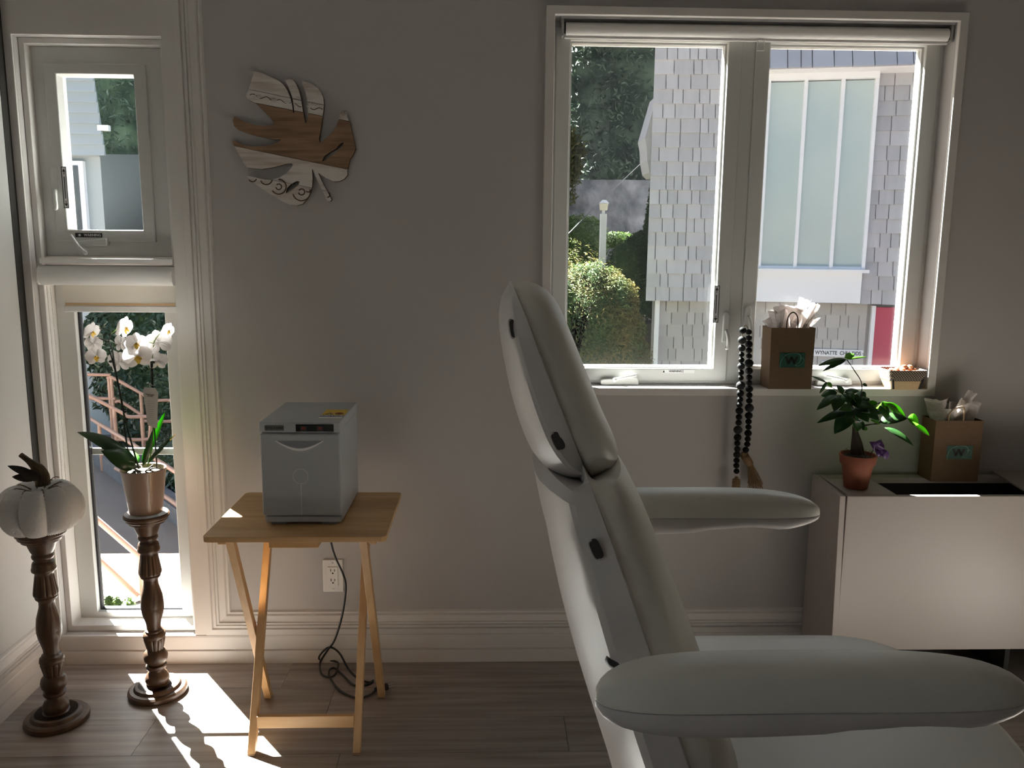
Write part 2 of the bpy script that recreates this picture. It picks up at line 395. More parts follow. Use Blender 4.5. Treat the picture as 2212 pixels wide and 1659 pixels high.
def wall_grid(mb, us, vs, holes, place, t0, t1):
    """a wall with openings as one connected mesh; place(u, v, t) -> point; holes = set of (i, j) cells left open"""
    nu, nv = len(us), len(vs); b = len(mb.v)
    for t in (t0, t1):
        for u in us:
            for v in vs: mb.v.append(tuple(place(u, v, t)))
    I = lambda k, i, j: b + k * nu * nv + i * nv + j
    solid = lambda i, j: 0 <= i < nu - 1 and 0 <= j < nv - 1 and (i, j) not in holes
    for i in range(nu - 1):
        for j in range(nv - 1):
            if not solid(i, j): continue
            mb.f.append((I(0, i, j), I(0, i + 1, j), I(0, i + 1, j + 1), I(0, i, j + 1)))
            mb.f.append((I(1, i, j), I(1, i, j + 1), I(1, i + 1, j + 1), I(1, i + 1, j)))
            for (di, dj, a, c) in ((-1, 0, (i, j), (i, j + 1)), (1, 0, (i + 1, j), (i + 1, j + 1)), (0, -1, (i, j), (i + 1, j)), (0, 1, (i, j + 1), (i + 1, j + 1))):
                if not solid(i + di, j + dj): mb.f.append((I(0, *a), I(0, *c), I(1, *c), I(1, *a)))
    return mb
# ------------------------------------------------------------------ room shell
RX0, RX1, RY0, RZ1 = -1.455, 2.0, -4.3, 2.75
wb = wall_grid(MB(), [-1.62, -1.43, -0.986, 0.202, 1.450, 2.15], [-0.12, 0.096, 0.952, 2.02, 2.10, 2.9], {(1, 1), (1, 2), (3, 2), (3, 3)}, lambda u, v, t: (u, t, v), 0.0, 0.13).build('wall_back', 'wall_paint')
wb.data.materials.append(MATS['exterior_cladding'])
for f_ in wb.data.polygons:
    if f_.normal.y > .9: f_.material_index = 1
tag(wb, 'grey painted wall with the two white windows', 'wall', kind='structure')
wl = wall_grid(MB(), [-4.45, -3.3, -2.65, 0.0], [-0.12, 1.0, 1.75, 2.9], {(1, 1)}, lambda u, v, t: (t, u, v), RX0, -1.62).build('wall_left', 'wall_paint_left')
tag(wl, 'pale grey wall at the left edge with moulded baseboard', 'wall', kind='structure')
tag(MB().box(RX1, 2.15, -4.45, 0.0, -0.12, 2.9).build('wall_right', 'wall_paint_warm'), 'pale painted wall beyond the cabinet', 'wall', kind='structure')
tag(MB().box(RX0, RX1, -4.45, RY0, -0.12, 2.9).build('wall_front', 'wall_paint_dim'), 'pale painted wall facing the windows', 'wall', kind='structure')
tag(MB().box(RX0, RX1, RY0, 0.0, RZ1, 2.9).build('ceiling', 'ceiling_paint'), 'white ceiling over the room', 'ceiling', kind='structure')
fl = MB().box(RX0, RX1, RY0, 0.0, -0.12, -0.008).build('floor', 'subfloor')
tag(fl, 'dark grey brown wood plank floor', 'floor', kind='structure')
PW, PL = 0.178, 1.22
plank_me = None
row = 0; y1 = -0.002
while y1 > RY0 + 0.02:
    y0 = max(y1 - PW, RY0)
    x = RX0 - random.uniform(0.1, 1.1)
    while x < RX1:
        a, b = max(x, RX0) + 0.0006, min(x + PL, RX1) - 0.0006
        if b - a > 0.03:
            cx_, cy_ = (a + b) / 2, (y0 + y1) / 2
            MB().box(-(b - a) / 2, (b - a) / 2, -(y1 - y0) / 2 + 0.0006, (y1 - y0) / 2 - 0.0006, -0.008, 0).build('plank', 'plank', fl, loc=(cx_, cy_, 0))
        x += PL
    y1 -= PW
# panel moulding beside the left window, turning into the moulding over the baseboard
prof = [(0, 0), (0, .011), (.020, .012), (.0225, .005), (.027, .006), (.029, .015), (.035, .0155), (.037, .010), (.0405, .0105), (.042, .017), (.046, .017), (.048, .012), (.068, .009), (.073, .003), (.0755, .008), (.081, .0075), (.0855, 0)]
m = MB()
st = [[(-0.948 + t, -h, 2.75) for t, h in prof], [(-0.948 + t, -h, 0.097 + t) for t, h in prof], [(1.10, -h, 0.097 + t) for t, h in prof]]
m.rings(st); tag(m.build('trim_1', 'white_trim'), 'stepped white panel moulding beside the tall window', 'moulding', kind='structure')
bp = [(0, 0), (.0, .022), (.012, .021), (.043, .018), (.045, .010), (.047, .014), (.090, .013), (.096, .011), (.0965, 0)]
def run(profile, a, b, out, off=0): return [[V(a) + V(out) * h + V((0, 0, t)) for t, h in profile], [V(b) + V(out) * h + V((0, 0, t)) for t, h in profile]]
tag(MB().rings(run(bp, (RX0, 0, 0), (1.10, 0, 0), (0, -1, 0))).build('baseboard_back', 'white_trim'), 'tall white baseboard under the windows', 'baseboard', kind='structure')
bp2 = bp[:-1] + [(.0975 + t, h + .001) for t, h in prof[1:]]
tag(MB().rings(run(bp2, (RX0, RY0, 0), (RX0, -0.023, 0), (1, 0, 0))).build('baseboard_left', 'white_trim'), 'white moulded baseboard along the left wall', 'baseboard', kind='structure')
tag(MB().rings(run(bp2, (RX1, -.30, 0), (RX1, RY0, 0), (-1, 0, 0))).build('baseboard_right', 'white_trim'), 'white baseboard along the right wall', 'baseboard', kind='structure')
tag(MB().box(RX0, RX0 + .0015, -0.046, -0.009, 0.62, 2.75).build('corner_shade_strip', 'shade_and_strip_dark'), 'narrow dark strip standing in for shade in the corner beside the tall window', 'trim', kind='structure')  # corner shade built as a dark strip on the wall
# casings
m = wall_grid(MB(), [-1.4545, -1.43, -0.986, -0.948], [0.0965, 0.0975, 2.02, 2.75], {(1, 0), (1, 1)}, lambda u, v, t: (u, t, v), -0.009, -0.0003)
tag(m.build('trim_3', 'white_trim', bevel=.002), 'flat white casing around the tall narrow window', 'casing', kind='structure')
tag(MB().frame(0.174, 1.478, 0.928, 2.125, 0.028, -0.018, 0.0005, 0.025, 0.024).build('trim_4', 'white_trim', bevel=.002), 'plain white casing around the wide window', 'casing', kind='structure')
tag(MB().frame(-1.43, -0.986, 0.096, 2.02, 0.018, 0.026, 0.13, 0.018, 0.021).build('trim_5', 'white_trim', bevel=.002), 'stepped white liner and sill of the tall window', 'liner', kind='structure')
tag(MB().box(-1.412, -1.004, 0.045, 0.13, 1.318, 1.362).build('trim_6', 'white_trim'), 'white transom bar between the two narrow windows', 'trim', kind='structure')
tag(MB().frame(0.202, 1.45, 0.952, 2.10, 0.016, 0.066, 0.13, 0.016, 0.012).add([], []).build('trim_7', 'vinyl_white'), 'white vinyl frame lining the wide window opening', 'frame', kind='structure')
tag(MB().box(0.803, 0.845, 0.066, 0.13, 0.964, 2.084).build('trim_8', 'vinyl_white', bevel=.002), 'white vinyl post between the two casements', 'post', kind='structure')

def warning_label(parent, x0, x1, z0, z1, y, vertical=True):
    pl = MB().box(x0, x1, y - .0006, y, z0, z1).build('warning_label', 'label_white', parent)
    b = 0.0022
    MB().frame(x0, x1, z0, z1, b, y - .0011, y - .0006).build('label_border', 'ink_black', pl)
    xc = (x0 + x1) / 2; w = (x1 - x0)
    if vertical:
        for zz, s in ((z1 - .012, 1), (z0 + .012, -1)):
            MB().prism([V((xc - w * .32, y - .0012, zz - s * .003)), V((xc + w * .32, y - .0012, zz - s * .003)), V((xc, y - .0012, zz + s * .006))], (0, .0006, 0)).build('arrow', 'ink_black', pl)
            MB().box(xc - .001, xc + .001, y - .0012, y - .0006, *sorted((zz - s * .003, zz - s * .012))).build('arrow_shaft', 'ink_black', pl)
        MB().box(xc - .0022, xc + .0012, y - .0011, y - .0006, z0 + .03, z1 - .03).build('print_line', 'ink_grey', pl)
    return pl
def latch(parent, x, z0, z1, y):
    o = MB().prism([V((x - .011, y, z0)), V((x + .009, y, z0)), V((x + .011, y, z1 - .012)), V((x + .006, y, z1)), V((x - .004, y, z1)), V((x - .009, y, z1 - .012))], (0, -.012, 0)).build('latch', 'vinyl_white', parent, bevel=.003)
    MB().tube([(x + .002, y - .010, z0 + .040), (x + .006, y - .022, z0 + .02), (x + .007, y - .024, z0 - .014), (x + .001, y - .02, z0 - .018)], [.006, .006, .0065, .006], 8, smooth=4).build('lever', 'vinyl_white', o, smooth=True)
def crank(parent, x0, x1, z, y, s=1):
    o = MB().prism([V((x0, y, z)), V((x1, y, z)), V((x1 - .003, y, z + .018)), V((x1 - .008, y, z + .027)), V((x0 + .01, y, z + .019)), V((x0, y, z + .016))], (0, -.020, 0)).build('crank_housing', 'vinyl_white', parent, bevel=.003)
    xk = x0 + (x1 - x0) * .36 if s > 0 else x1 - (x1 - x0) * .2
    MB().tube([(xk, y - .020, z + .018), (xk + s * .03, y - .028, z + .027), (xk + s * .072, y - .026, z + .035)], [.006, .005, .0045], 8, smooth=4).build('crank_handle', 'vinyl_white', o, smooth=True)
    MB().ellipsoid((xk, y - .023, z + .017), (.008, .008, .008)).build('crank_knob', 'vinyl_white', o, smooth=True)

# window_1: small casement above
w1 = struct('window_1', 'small white casement window above the roller blind', 'window')
MB().frame(-1.412, -1.004, 1.362, 2.002, 0.042, 0.060, 0.13, 0.055, 0.050, 0.064).build('window_frame', 'vinyl_white', w1, bevel=.002)
MB().frame(-1.374, -1.062, 1.409, 1.952, 0.038, 0.052, 0.115, 0.032, 0.037).build('sash', 'vinyl_white', w1, bevel=.003)
MB().box(-1.337, -1.099, 0.088, 0.092, 1.445, 1.921).build('glass_pane', 'window_glass', w1)
q = on_y(118, 400, 0.058)
latch(w1, q.x + .003, q.z - .055, q.z + .055, 0.060)
a, b = on_y(130, 360, .051), on_y(147, 450, .051)
warning_label(w1, a.x + .002, a.x + .018, b.z, a.z, 0.0515)
a, b = on_y(162, 503, .051), on_y(221, 513, .051)
pl = MB().box(a.x, b.x, .0508, .0518, b.z, a.z).build('warning_label', 'ink_black', w1)
text_obj('lettering', 'WARNING', .011, 'label_white', pl, front_at(((a.x + b.x) / 2 + .012, .0505, (a.z + b.z) / 2)), bold=.0002)
MB().lathe([(0, 0), (.004, 0), (.004, .0006), (0, .0006)], seg=12).build('pictogram', 'label_white', pl).matrix_local = Matrix.Translation((a.x + .014, .0508, (a.z + b.z) / 2)) @ FRONT
a, b = on_y(160, 530, .05), on_y(233, 520, .05)
o = MB().prism([V((a.x, .06, a.z)), V((b.x, .06, a.z)), V((b.x, .06, b.z + .008)), V((a.x + .03, .06, b.z)), V((a.x, .06, a.z + .008))], (0, -.02, 0)).build('crank_housing', 'vinyl_white', w1, bevel=.003)
a, b = on_y(153, 508, .03), on_y(184, 546, .02)
MB().tube([a, (a * .4 + b * .6) - V((0, .008, 0)), b], [.0045, .005, .005], 8, smooth=3).build('crank_handle', 'vinyl_white', o, smooth=True)
MB().ellipsoid(b, (.0075, .007, .0075)).build('crank_knob', 'vinyl_white', o, smooth=True)
# window_2: tall fixed light below
w2 = struct('window_2', 'tall fixed window below the roller blind, with a cross bar', 'window')
MB().frame(-1.412, -1.004, 0.117, 1.318, 0.058, 0.088, 0.13, 0.03, 0.020).build('window_frame', 'vinyl_white', w2, bevel=.002)
MB().frame(-1.354, -1.062, 0.137, 1.288, 0.007, 0.108, 0.126, 0.007, 0.005).build('gasket', 'gasket', w2)
MB().box(-1.347, -1.069, 0.112, 0.116, 0.142, 1.281).build('glass_pane', 'window_glass', w2)
MB().box(-1.347, -1.069, 0.118, 0.128, 0.693, 0.716).build('cross_bar', 'vinyl_white', w2, bevel=.002)
# window_3 and window_4: the pair of casements
for nm, x0, x1, lab in (('window_3', .212, .803, 'left casement of the wide window, behind the chair headrest'), ('window_4', .845, 1.437, 'right casement of the wide window, behind the gift bag')):
    w = struct(nm, lab, 'window')
    MB().frame(x0, x1, 0.964, 2.084, 0.046, 0.060, 0.122, 0.040, 0.042).build('sash', 'vinyl_white', w, bevel=.003)
    MB().frame(x0 + .046, x1 - .046, 1.006, 2.044, 0.006, 0.078, 0.112).build('glazing_bead', 'vinyl_white', w, bevel=.001)
    MB().box(x0 + .050, x1 - .050, 0.098, 0.102, 1.010, 2.040).build('glass_pane', 'window_glass', w)
    MB().add([(x0 + .052, .086, 1.012), (x1 - .052, .086, 1.012), (x1 - .052, .086, 2.038), (x0 + .052, .086, 2.038)], [(0, 1, 2, 3)]).build('insect_screen', 'insect_mesh', w)
    if nm == 'window_3':
        q = on_y(1568, 710, .055); latch(w, q.x - .002, q.z - .045, q.z + .055, .0605)
        a, b = on_y(1546, 617, .059), on_y(1557, 697, .059)
        warning_label(w, a.x - .004, a.x + .014, b.z, a.z, .0597)
        crank(w, .377, .505, .9525, .0595)
        a, b = on_y(1430, 802, .059), on_y(1500, 802, .059)
        pl = MB().box(a.x, b.x, .0590, .0597, a.z - .006, a.z + .006).build('warning_label', 'label_white', w)
        text_obj('lettering', 'WARNING', .009, 'ink_black', pl, front_at((a.x + .045, .0588, a.z)), bold=.0002)
        MB().box(a.x + .070, a.x + .0715, .0586, .0591, a.z - .005, a.z + .005).build('print_bar', 'ink_black', pl)
        MB().prism([V((a.x + .002, .059, a.z - .004)), V((a.x + .010, .059, a.z - .004)), V((a.x + .006, .059, a.z + .004))], (0, -.0005, 0)).build('pictogram', 'ink_black', pl)
    else:
        q = on_y(1612, 690, .055); latch(w, q.x + .004, q.z - .03, q.z + .045, .0605)
        q2 = on_y(1625, 706, .03)
        crank(w, 1.105, 1.225, .9525, .0595, -1)
# unseen window added in the left wall to brighten the chair
w5 = struct('fill_window', 'added unseen window in the left wall that brightens the chair', 'window')
m = MB(); wall_grid(m, [-3.3, -3.25, -2.70, -2.65], [1.0, 1.05, 1.70, 1.75], {(1, 1)}, lambda u, v, t: (t, u, v), -1.50, -1.58); m.build('window_frame', 'vinyl_white', w5)
MB().box(-1.545, -1.540, -3.25, -2.70, 1.05, 1.70).build('glass_pane', 'window_glass', w5)

# ------------------------------------------------------------------ roller blinds
rb = thing('roller_blind', 'white cassette roller blind across the tall narrow window, pulled slightly down', 'blind', (0, 0, 0))
cs = [(-.030, 1.285), (-.033, 1.300), (-.030, 1.320), (-.018, 1.332), (.010, 1.336), (.026, 1.334), (.026, 1.276), (.0, 1.2725), (-.022, 1.2745)]
MB().rings([[(-1.398, y, z) for y, z in cs], [(-.992, y, z) for y, z in cs]]).build('cassette', 'blind_white', rb, smooth='auto')
for x in (-1.404, -.992): MB().rings([[(x, y * 1.04, z) for y, z in cs], [(x + .006, y * 1.04, z) for y, z in cs]]).build('end_cap', 'blind_white', rb, bevel=.001)
MB().box(-1.398, -.988, -.018, .026, 1.340, 1.357).build('head_rail', 'blind_white', rb, bevel=.002)
MB().box(-1.35, -.996, .0195, .0205, 1.19, 1.29).build('shade_fabric', 'blind_fabric', rb)
MB().box(-1.35, -.994, .014, .026, 1.187, 1.206).build('hem_bar', 'blind_white', rb, bevel=.002)
MB().box(-1.345, -1.0, .0165, .0195, 1.208, 1.216).build('hem_tape', 'chip_wood', rb)
m = MB()
for k in range(150):
    for dx in (0, .0115): m.ellipsoid((-1.392 + dx + .002 * math.sin(k * .03), .004, 1.268 - k * .0048), (.0021, .0021, .0021), 6, 4)
o = m.build('bead_chain', 'blind_white', rb); o['kind'] = 'stuff'
MB().box(-1.397, -1.375, -.004, .012, .52, .60).build('chain_tensioner', 'blind_white', rb, bevel=.003)
rb2 = thing('roller_blind', 'rolled up white roller blind at the top of the wide window', 'blind')
o = MB().lathe([(.0205, 0), (.0205, 1.198)], seg=28).build('roll', 'blind_white', rb2, smooth='auto'); o.matrix_local = Matrix.Translation((.238, .030, 2.0685)) @ Matrix.Rotation(PI / 2, 4, 'Y')
MB().box(.222, 1.447, .004, .055, 2.0935, 2.0995).build('head_rail', 'metal_grey', rb2)
for x in (.224, 1.438): MB().box(x, x + .008, .008, .054, 2.044, 2.094).build('bracket', 'metal_grey', rb2, bevel=.002)
for x in (.232, 1.436): MB().box(x, x + .004, .014, .047, 2.052, 2.086).build('end_plug', 'black_plastic', rb2)
MB().tube([(.236, .030, 2.0445), (1.438, .030, 2.0445)], .0045, 10).build('bottom_rail', 'blind_white', rb2, smooth='auto')
MB().frame(.836, .860, 2.012, 2.046, .003, .022, .026).build('clip', 'blind_white', rb2, bevel=.001)
# ------------------------------------------------------------------ treatment chair
def skin(seam, outer, yc, w, prof, endw=None):
    """seam/outer: matching lists of (x, z); prof: [(n, t)] from t=1 to t=-1; returns MB"""
    rs = []
    for i, (s, o) in enumerate(zip(seam, outer)):
        k = w * (endw[i] if endw else 1.0)
        rs.append([(s[0] + (o[0] - s[0]) * n, yc + t * k, s[1] + (o[1] - s[1]) * n) for n, t in prof])
    return MB().rings(rs)
def resample(pts, n):
    pts = [V((p[0], p[1], 0)) for p in pts]; c, _ = catmull(pts, 12)
    L = [0.0]
    for a, b in zip(c, c[1:]): L.append(L[-1] + (b - a).length)
    out = []; j = 0
    for k in range(n):
        d = L[-1] * k / (n - 1)
        while j < len(L) - 2 and L[j + 1] < d: j += 1
        t = (d - L[j]) / max(L[j + 1] - L[j], 1e-9); q = c[j].lerp(c[j + 1], min(max(t, 0), 1)); out.append((q.x, q.y))
    return out
def pxl(pts, y): return [(on_y(a, b, y).x, on_y(a, b, y).z) for a, b in pts]
dome = [(abs(math.sin(PI * k / 24)) ** 0.75, math.copysign(abs(math.cos(PI * k / 24)) ** 0.62, math.cos(PI * k / 24))) for k in range(25)]
dome[0] = (0, 1); dome[-1] = (0, -1)
shellp = [(0, 1.0), (.02, 1.02), (.2, 1.01), (.42, .985), (.52, .95), (.62, .86), (.8, .66), (.95, .42), (1.0, .2)]
shellp = shellp + [(n, -t) for n, t in reversed(shellp)]

ch = thing('treatment_chair', 'white padded reclining treatment chair with headrest and two armrests', 'chair', (0, 0, 0))
YC = -1.41
NS = 30
# headrest
ew = [.74 + .26 * math.sin(min(1, i / 7) * PI / 2) ** .8 for i in range(NS // 2)]; ew = ew + ew[::-1]
hs = [(on_y(q[0], q[1], YC - .148 * k).x, on_y(q[0], q[1], YC - .148 * k).z) for q, k in zip(resample([(1109, 619), (1135, 680), (1180, 800), (1225, 915), (1260, 1004)], NS), ew)]
hp = resample(pxl([(1109, 617), (1150, 611), (1190, 636), (1222, 700), (1252, 775), (1290, 868), (1316, 925), (1324, 962), (1308, 990), (1270, 1004)], YC), NS)
hb = resample(pxl([(1104, 619), (1085, 640), (1078, 692), (1086, 760), (1108, 860), (1138, 945), (1168, 988), (1205, 1014), (1235, 1015), (1258, 1007)], YC), NS)
skin(hs, hp, YC, .148, dome, ew).build('headrest_cushion', 'vinyl_cushion', ch, smooth='auto', angle=50)
hsh = skin(hs, hb, YC, .152, shellp, ew).build('headrest_shell', 'chair_shell', ch, smooth='auto', angle=24)
# backrest
ew2 = [.60 + .40 * (math.sin(min(1, i / 9) * PI / 2) ** .8) if i < 9 else 1.0 for i in range(NS)]
bs_px = resample([(1262, 1012), (1300, 1110), (1345, 1235), (1398, 1385), (1440, 1510), (1490, 1659), (1530, 1790)], NS)
bs = [(on_y(q[0], q[1], YC - .248 * k).x, on_y(q[0], q[1], YC - .248 * k).z) for q, k in zip(bs_px, ew2)]
bpd = resample(pxl([(1264, 1004), (1318, 962), (1345, 1000), (1380, 1080), (1440, 1232), (1505, 1415), (1545, 1530), (1580, 1640), (1600, 1720), (1580, 1775)], YC), NS)
bb = resample(pxl([(1240, 1012), (1158, 985), (1162, 1055), (1180, 1130), (1200, 1230), (1232, 1355), (1262, 1455), (1302, 1580), (1340, 1700), (1420, 1790)], YC), NS)
# trim the pieces so the stations run top to bottom together
skin(bs, bpd, YC, .248, dome, ew2).build('back_cushion', 'vinyl_cushion', ch, smooth='auto', angle=50)
skin(bs, bb, YC, .252, shellp, ew2).build('back_shell', 'chair_shell', ch, smooth='auto', angle=24)
# grip slots in the side of the shells
def slot(p0, p1, wpx, y, name='grip_slot'):
    a = on_y(*p0, y); b = on_y(*p1, y); d = (b - a); n = V((-d.z, 0, d.x)).normalized() * wpx
    pts = []
    for k in range(16):
        t = 2 * PI * k / 16; cu_, su_ = math.cos(t), math.sin(t)
        pts.append(a + d * (.5 + .5 * math.copysign(abs(cu_) ** .6, cu_)) + n * (.5 * math.copysign(abs(su_) ** .6, su_)))
    o = MB().prism([p + V((0, .004, 0)) for p in pts], (0, -.0045, 0)).build(name, 'chair_dark', ch, bevel=.001)
    m = MB(); m.tube([p - V((0, .0005, 0)) for p in pts[8:] + pts[:1]], .0015, 6, smooth=3); m.build('slot_rim', 'chair_shell', o, smooth=True)
slot((1104, 690), (1110, 730), .009, -1.552)
slot((1196, 934), (1214, 972), .015, -1.562)
slot((1278, 1166), (1297, 1208), .014, -1.662)
MB().ellipsoid((on_y(1352, 1425, -1.64).x, -1.64, on_y(1352, 1425, -1.64).z), (.028, .02, .016)).build('recline_joint', 'recline_black', ch, smooth=True)
# armrests
def armrest(yc, x0, x1, zs):
    n = 27; us = [-math.cos(PI * k / (n - 1)) for k in range(n)]
    sx = [(x0 + x1) / 2 + u * (x1 - x0) / 2 for u in us]
    wv = [max(.05, (1 - abs(u) ** (5 if u < 0 else 4)) ** (1 / 2.2)) for u in us]
    top = [zs + .004 + .046 * (1 - abs(u) ** (4.5 if u < 0 else 3.2)) ** (1 / 2.1) for u in us]
    bot = [zs - .020 - .016 * max(0, 1 - abs((u + .75) * .9) ** 2) ** .6 * (1 if u < 0.1 else .6) - (.008 * math.exp(-((u - .72) / .16) ** 2)) for u in us]
    bot = [zs - (zs - b) * max(.25, (1 - abs(u) ** 5) ** .4) for b, u in zip(bot, us)]
    seam = [(x, zs + .004 * (1 - u * u)) for x, u in zip(sx, us)]
    base = [(x, zs + .004 * (1 - u * u) - .001) for x, u in zip(sx, us)]
    skin(seam, [(x, z) for x, z in zip(sx, top)], yc, .042, dome, wv).build('armrest_pad', 'vinyl_cushion', ch, smooth='auto', angle=55)
    sp = [(0, 1), (.05, 1.03), (.5, 1.02), (.8, .92), (1, .6)]; sp = sp + [(a, -b) for a, b in reversed(sp)]
    skin(base, [(x, z) for x, z in zip(sx, bot)], yc, .042, sp, wv).build('armrest_shell', 'chair_shell', ch, smooth='auto', angle=50)
    s = 1 if yc > YC else -1
    MB().box(x0 + .11, x0 + .17, min(yc - s * .02, YC + s * .24), max(yc - s * .02, YC + s * .24), zs - .03, zs - .005).build('armrest_bracket', 'chair_shell', ch, bevel=.01)
armrest(-1.763, .127, .642, .878)
armrest(-1.088, .150, .664, .880)
# seat
def seat_outline(grow=0.0, n=40):
    x0, x1, hy = .30, .832 + grow, .268 + grow; pts = []
    cs = [(x0, YC - hy), (x0, YC + hy)]
    pts.append((x0, YC + hy)); xr = .62
    for k in range(n + 1):
        a = PI / 2 - PI * k / n; ca, sa = math.cos(a), math.sin(a)
        pts.append((xr + (x1 - xr) * abs(ca) ** .62, YC + math.copysign(abs(sa) ** .8, sa) * hy))
    pts.append((x0, YC - hy)); return pts
def seat_layer(levels):
    rs = []
    for g, z in levels:
        rs.append([(x, y, z) for x, y in seat_outline(g)])
    return MB().rings(rs)
seat_layer([(0, .575), (.004, .585), (.004, .62), (0, .638), (-.008, .650), (-.022, .6575), (-.045, .660), (-.12, .663)]).build('seat_cushion', 'vinyl_cushion', ch, smooth='auto', angle=60)
seat_layer([(-.05, .50), (-.012, .52), (.0, .545), (.0, .575)]).build('seat_shell', 'chair_shell', ch, smooth='auto', angle=50)
MB().lathe([(.13, 0.03), (.13, .10), (.10, .12), (.09, .30), (.085, .50)], (.52, YC, 0), 32).build('pedestal', 'chair_shell', ch, smooth='auto')
MB().box(.22, .86, YC - .24, YC + .24, 0, .045).build('base_plate', 'chair_shell', ch, bevel=.015)

# ------------------------------------------------------------------ cabinet on the right
cab = thing('low_cabinet', 'long low white cabinet with an open well in its top, against the wall', 'cabinet', (0, 0, 0))
CZ, CX0, CX1, CY0, CY1 = .664, 1.083, 1.99, -.268, -.026
MB().prism([V((CX0, CY0 - .004, 0)), V((CX0, CY1, 0)), V((CX0, CY1, CZ)), V((CX0 - .012, CY0 - .004, CZ))], (.018, 0, 0)).build('side_panel', 'cabinet_white', cab, bevel=.0015)
MB().box(CX1 - .02, CX1, CY0, CY1, 0, CZ).build('side_panel', 'cabinet_white', cab, bevel=.0015)
MB().box(CX0 + .012, CX1 - .02, CY0 - .002, CY0 + .016, .162, CZ - .001).build('front_panel', 'cabinet_white', cab, bevel=.0015)
MB().box(CX0 + .02, CX1 - .02, -.070, CY1 - .001, CZ - .018, CZ).build('back_ledge', 'cabinet_white', cab, bevel=.001)
a = on_z(1928, 1064, CZ); 
MB().box(CX0 + .02, 1.255, CY0 + .017, -.0705, CZ - .018, CZ - .0005).build('top_plate', 'cabinet_white', cab, bevel=.001)
MB().box(CX0 + .02, CX1 - .02, CY1 - .012, CY1, .02, CZ - .018).build('back_panel', 'cabinet_inside', cab)
MB().box(CX0 + .02, CX1 - .02, CY0 + .03, CY1 - .012, .30, .31).build('well_floor', 'cabinet_inside', cab)
MB().box(CX0 + .02, CX1 - .02, CY0, CY1 - .012, .03, .048).build('bottom_shelf', 'cabinet_white', cab, bevel=.001)
MB().box(1.66, 1.675, CY0 + .03, CY1 - .012, .048, .30).build('divider', 'cabinet_inside', cab)
lid = MB().prism([on_z(2141, 1020, CZ), V((1.97, on_z(2141, 1020, CZ).y, CZ)), V((1.97, on_z(2222, 1068, CZ).y, CZ)), on_z(2222, 1068, CZ)], (0, 0, .006)).build('lid', 'cabinet_white', cab, bevel=.001)

# ------------------------------------------------------------------ folding table
ft = thing('folding_table', 'small pine folding tray table with crossed legs', 'table', (0, 0, 0))
TZ = .640; tx0, tx1, ty0, ty1 = -.752, -.268, -.553, -.147
nb = 5
for k in range(nb):
    a = ty0 + (ty1 - ty0) * k / nb; b = ty0 + (ty1 - ty0) * (k + 1) / nb
    r = .02; pts = [(tx0, a), (tx1, a), (tx1, b), (tx0, b)]
    if k == 0: pts = [(tx0, a + .012), (tx0 + .004, a + .004), (tx0 + .012, a), (tx1 - .012, a), (tx1 - .004, a + .004), (tx1, a + .012), (tx1, b), (tx0, b)]
    if k == nb - 1: pts = [(tx0, a), (tx1, a), (tx1, b - .012), (tx1 - .004, b - .004), (tx1 - .012, b), (tx0 + .012, b), (tx0 + .004, b - .004), (tx0, b - .012)]
    c = V(((tx0 + tx1) / 2, (a + b) / 2, TZ))
    MB().prism([V((x, y, TZ)) - c for x, y in pts], (0, 0, -.0155)).build('tabletop_board', 'pine', ft, bevel=.0012, loc=c)
def leg(x, yf, yt, w=.0105):
    d = V((0, yt - yf, .622)).normalized(); n = V((0, d.z, -d.y)) * .012; X = V((w, 0, 0))
    a = V((x, yf, 0)); b = V((x, yt, .6235)); rs = []
    lo = [V((x, yf - .0125, 0)), V((x, yf + .0125, 0))]; hi = [V((x, yt - .0125, .6235)), V((x, yt + .0125, .6235))]
    return MB().rings([[lo[0] - X, lo[0] + X, lo[1] + X, lo[1] - X], [hi[0] - X, hi[0] + X, hi[1] + X, hi[1] - X]]).build('leg', 'pine_upright', ft, bevel=.0015)
for x in (-.654, -.362): leg(x, -.530, -.235)
for x in (-.684, -.330): leg(x, -.235, -.530)
MB().box(-.6435, -.3725, -.509, -.495, .062, .098).build('stretcher', 'pine', ft, bevel=.0015)
MB().box(-.6435, -.3725, -.262, -.245, .58, .61).build('stretcher', 'pine', ft, bevel=.0015)
MB().box(-.584, -.452, -.530, -.490, .600, .6243).build('cleat', 'pine', ft, bevel=.002)
for x in (-.718, -.318): MB().box(x, x + .022, -.535, -.18, .6125, .6243).build('cleat', 'pine', ft, bevel=.002)
for x in (-.654, -.362): MB().box(x - .010, x + .010, -.541, -.519, -.0001, .004).build('foot_pad', 'black_plastic', ft)

# ------------------------------------------------------------------ towel warmer
tw = thing('towel_warmer', 'grey box shaped towel warmer standing on the folding table', 'appliance', (0, 0, 0))
wx0, wx1, wy0, wy1, wz = -.616, -.399, -.462, -.165, .930
MB().box(wx0 + .003, wx1 - .001, wy0 + .014, wy1, .648, .902).build('body', 'grey_plastic', tw, bevel=.003)
MB().box(wx0, wx1, wy0, wy1 + .002, .9025, wz).build('top_cap', 'grey_plastic', tw, bevel=.003)
dr = MB().box(wx0 + .001, wx1 - .001, wy0 + .002, wy0 + .013, .668, .898).build('door', 'grey_plastic', tw, bevel=.004)
xc = (wx0 + wx1) / 2 - .001
def lens(w, h, z, y, n=16, bulge=1.0, top=.0):
    up = [V((xc + w * (2 * k / n - 1), y, z - top * math.sin(PI * k / n))) for k in range(n + 1)]
    lo = [V((xc + w * (1 - 2 * k / n), y, z - h * math.sin(PI * k / n))) for k in range(1, n)]
    return up + lo
hr = MB().prism(lens(.067, .028, .8785, wy0 + .0025), (0, -.0012, 0)).build('handle_rim', 'outlet_white', dr)
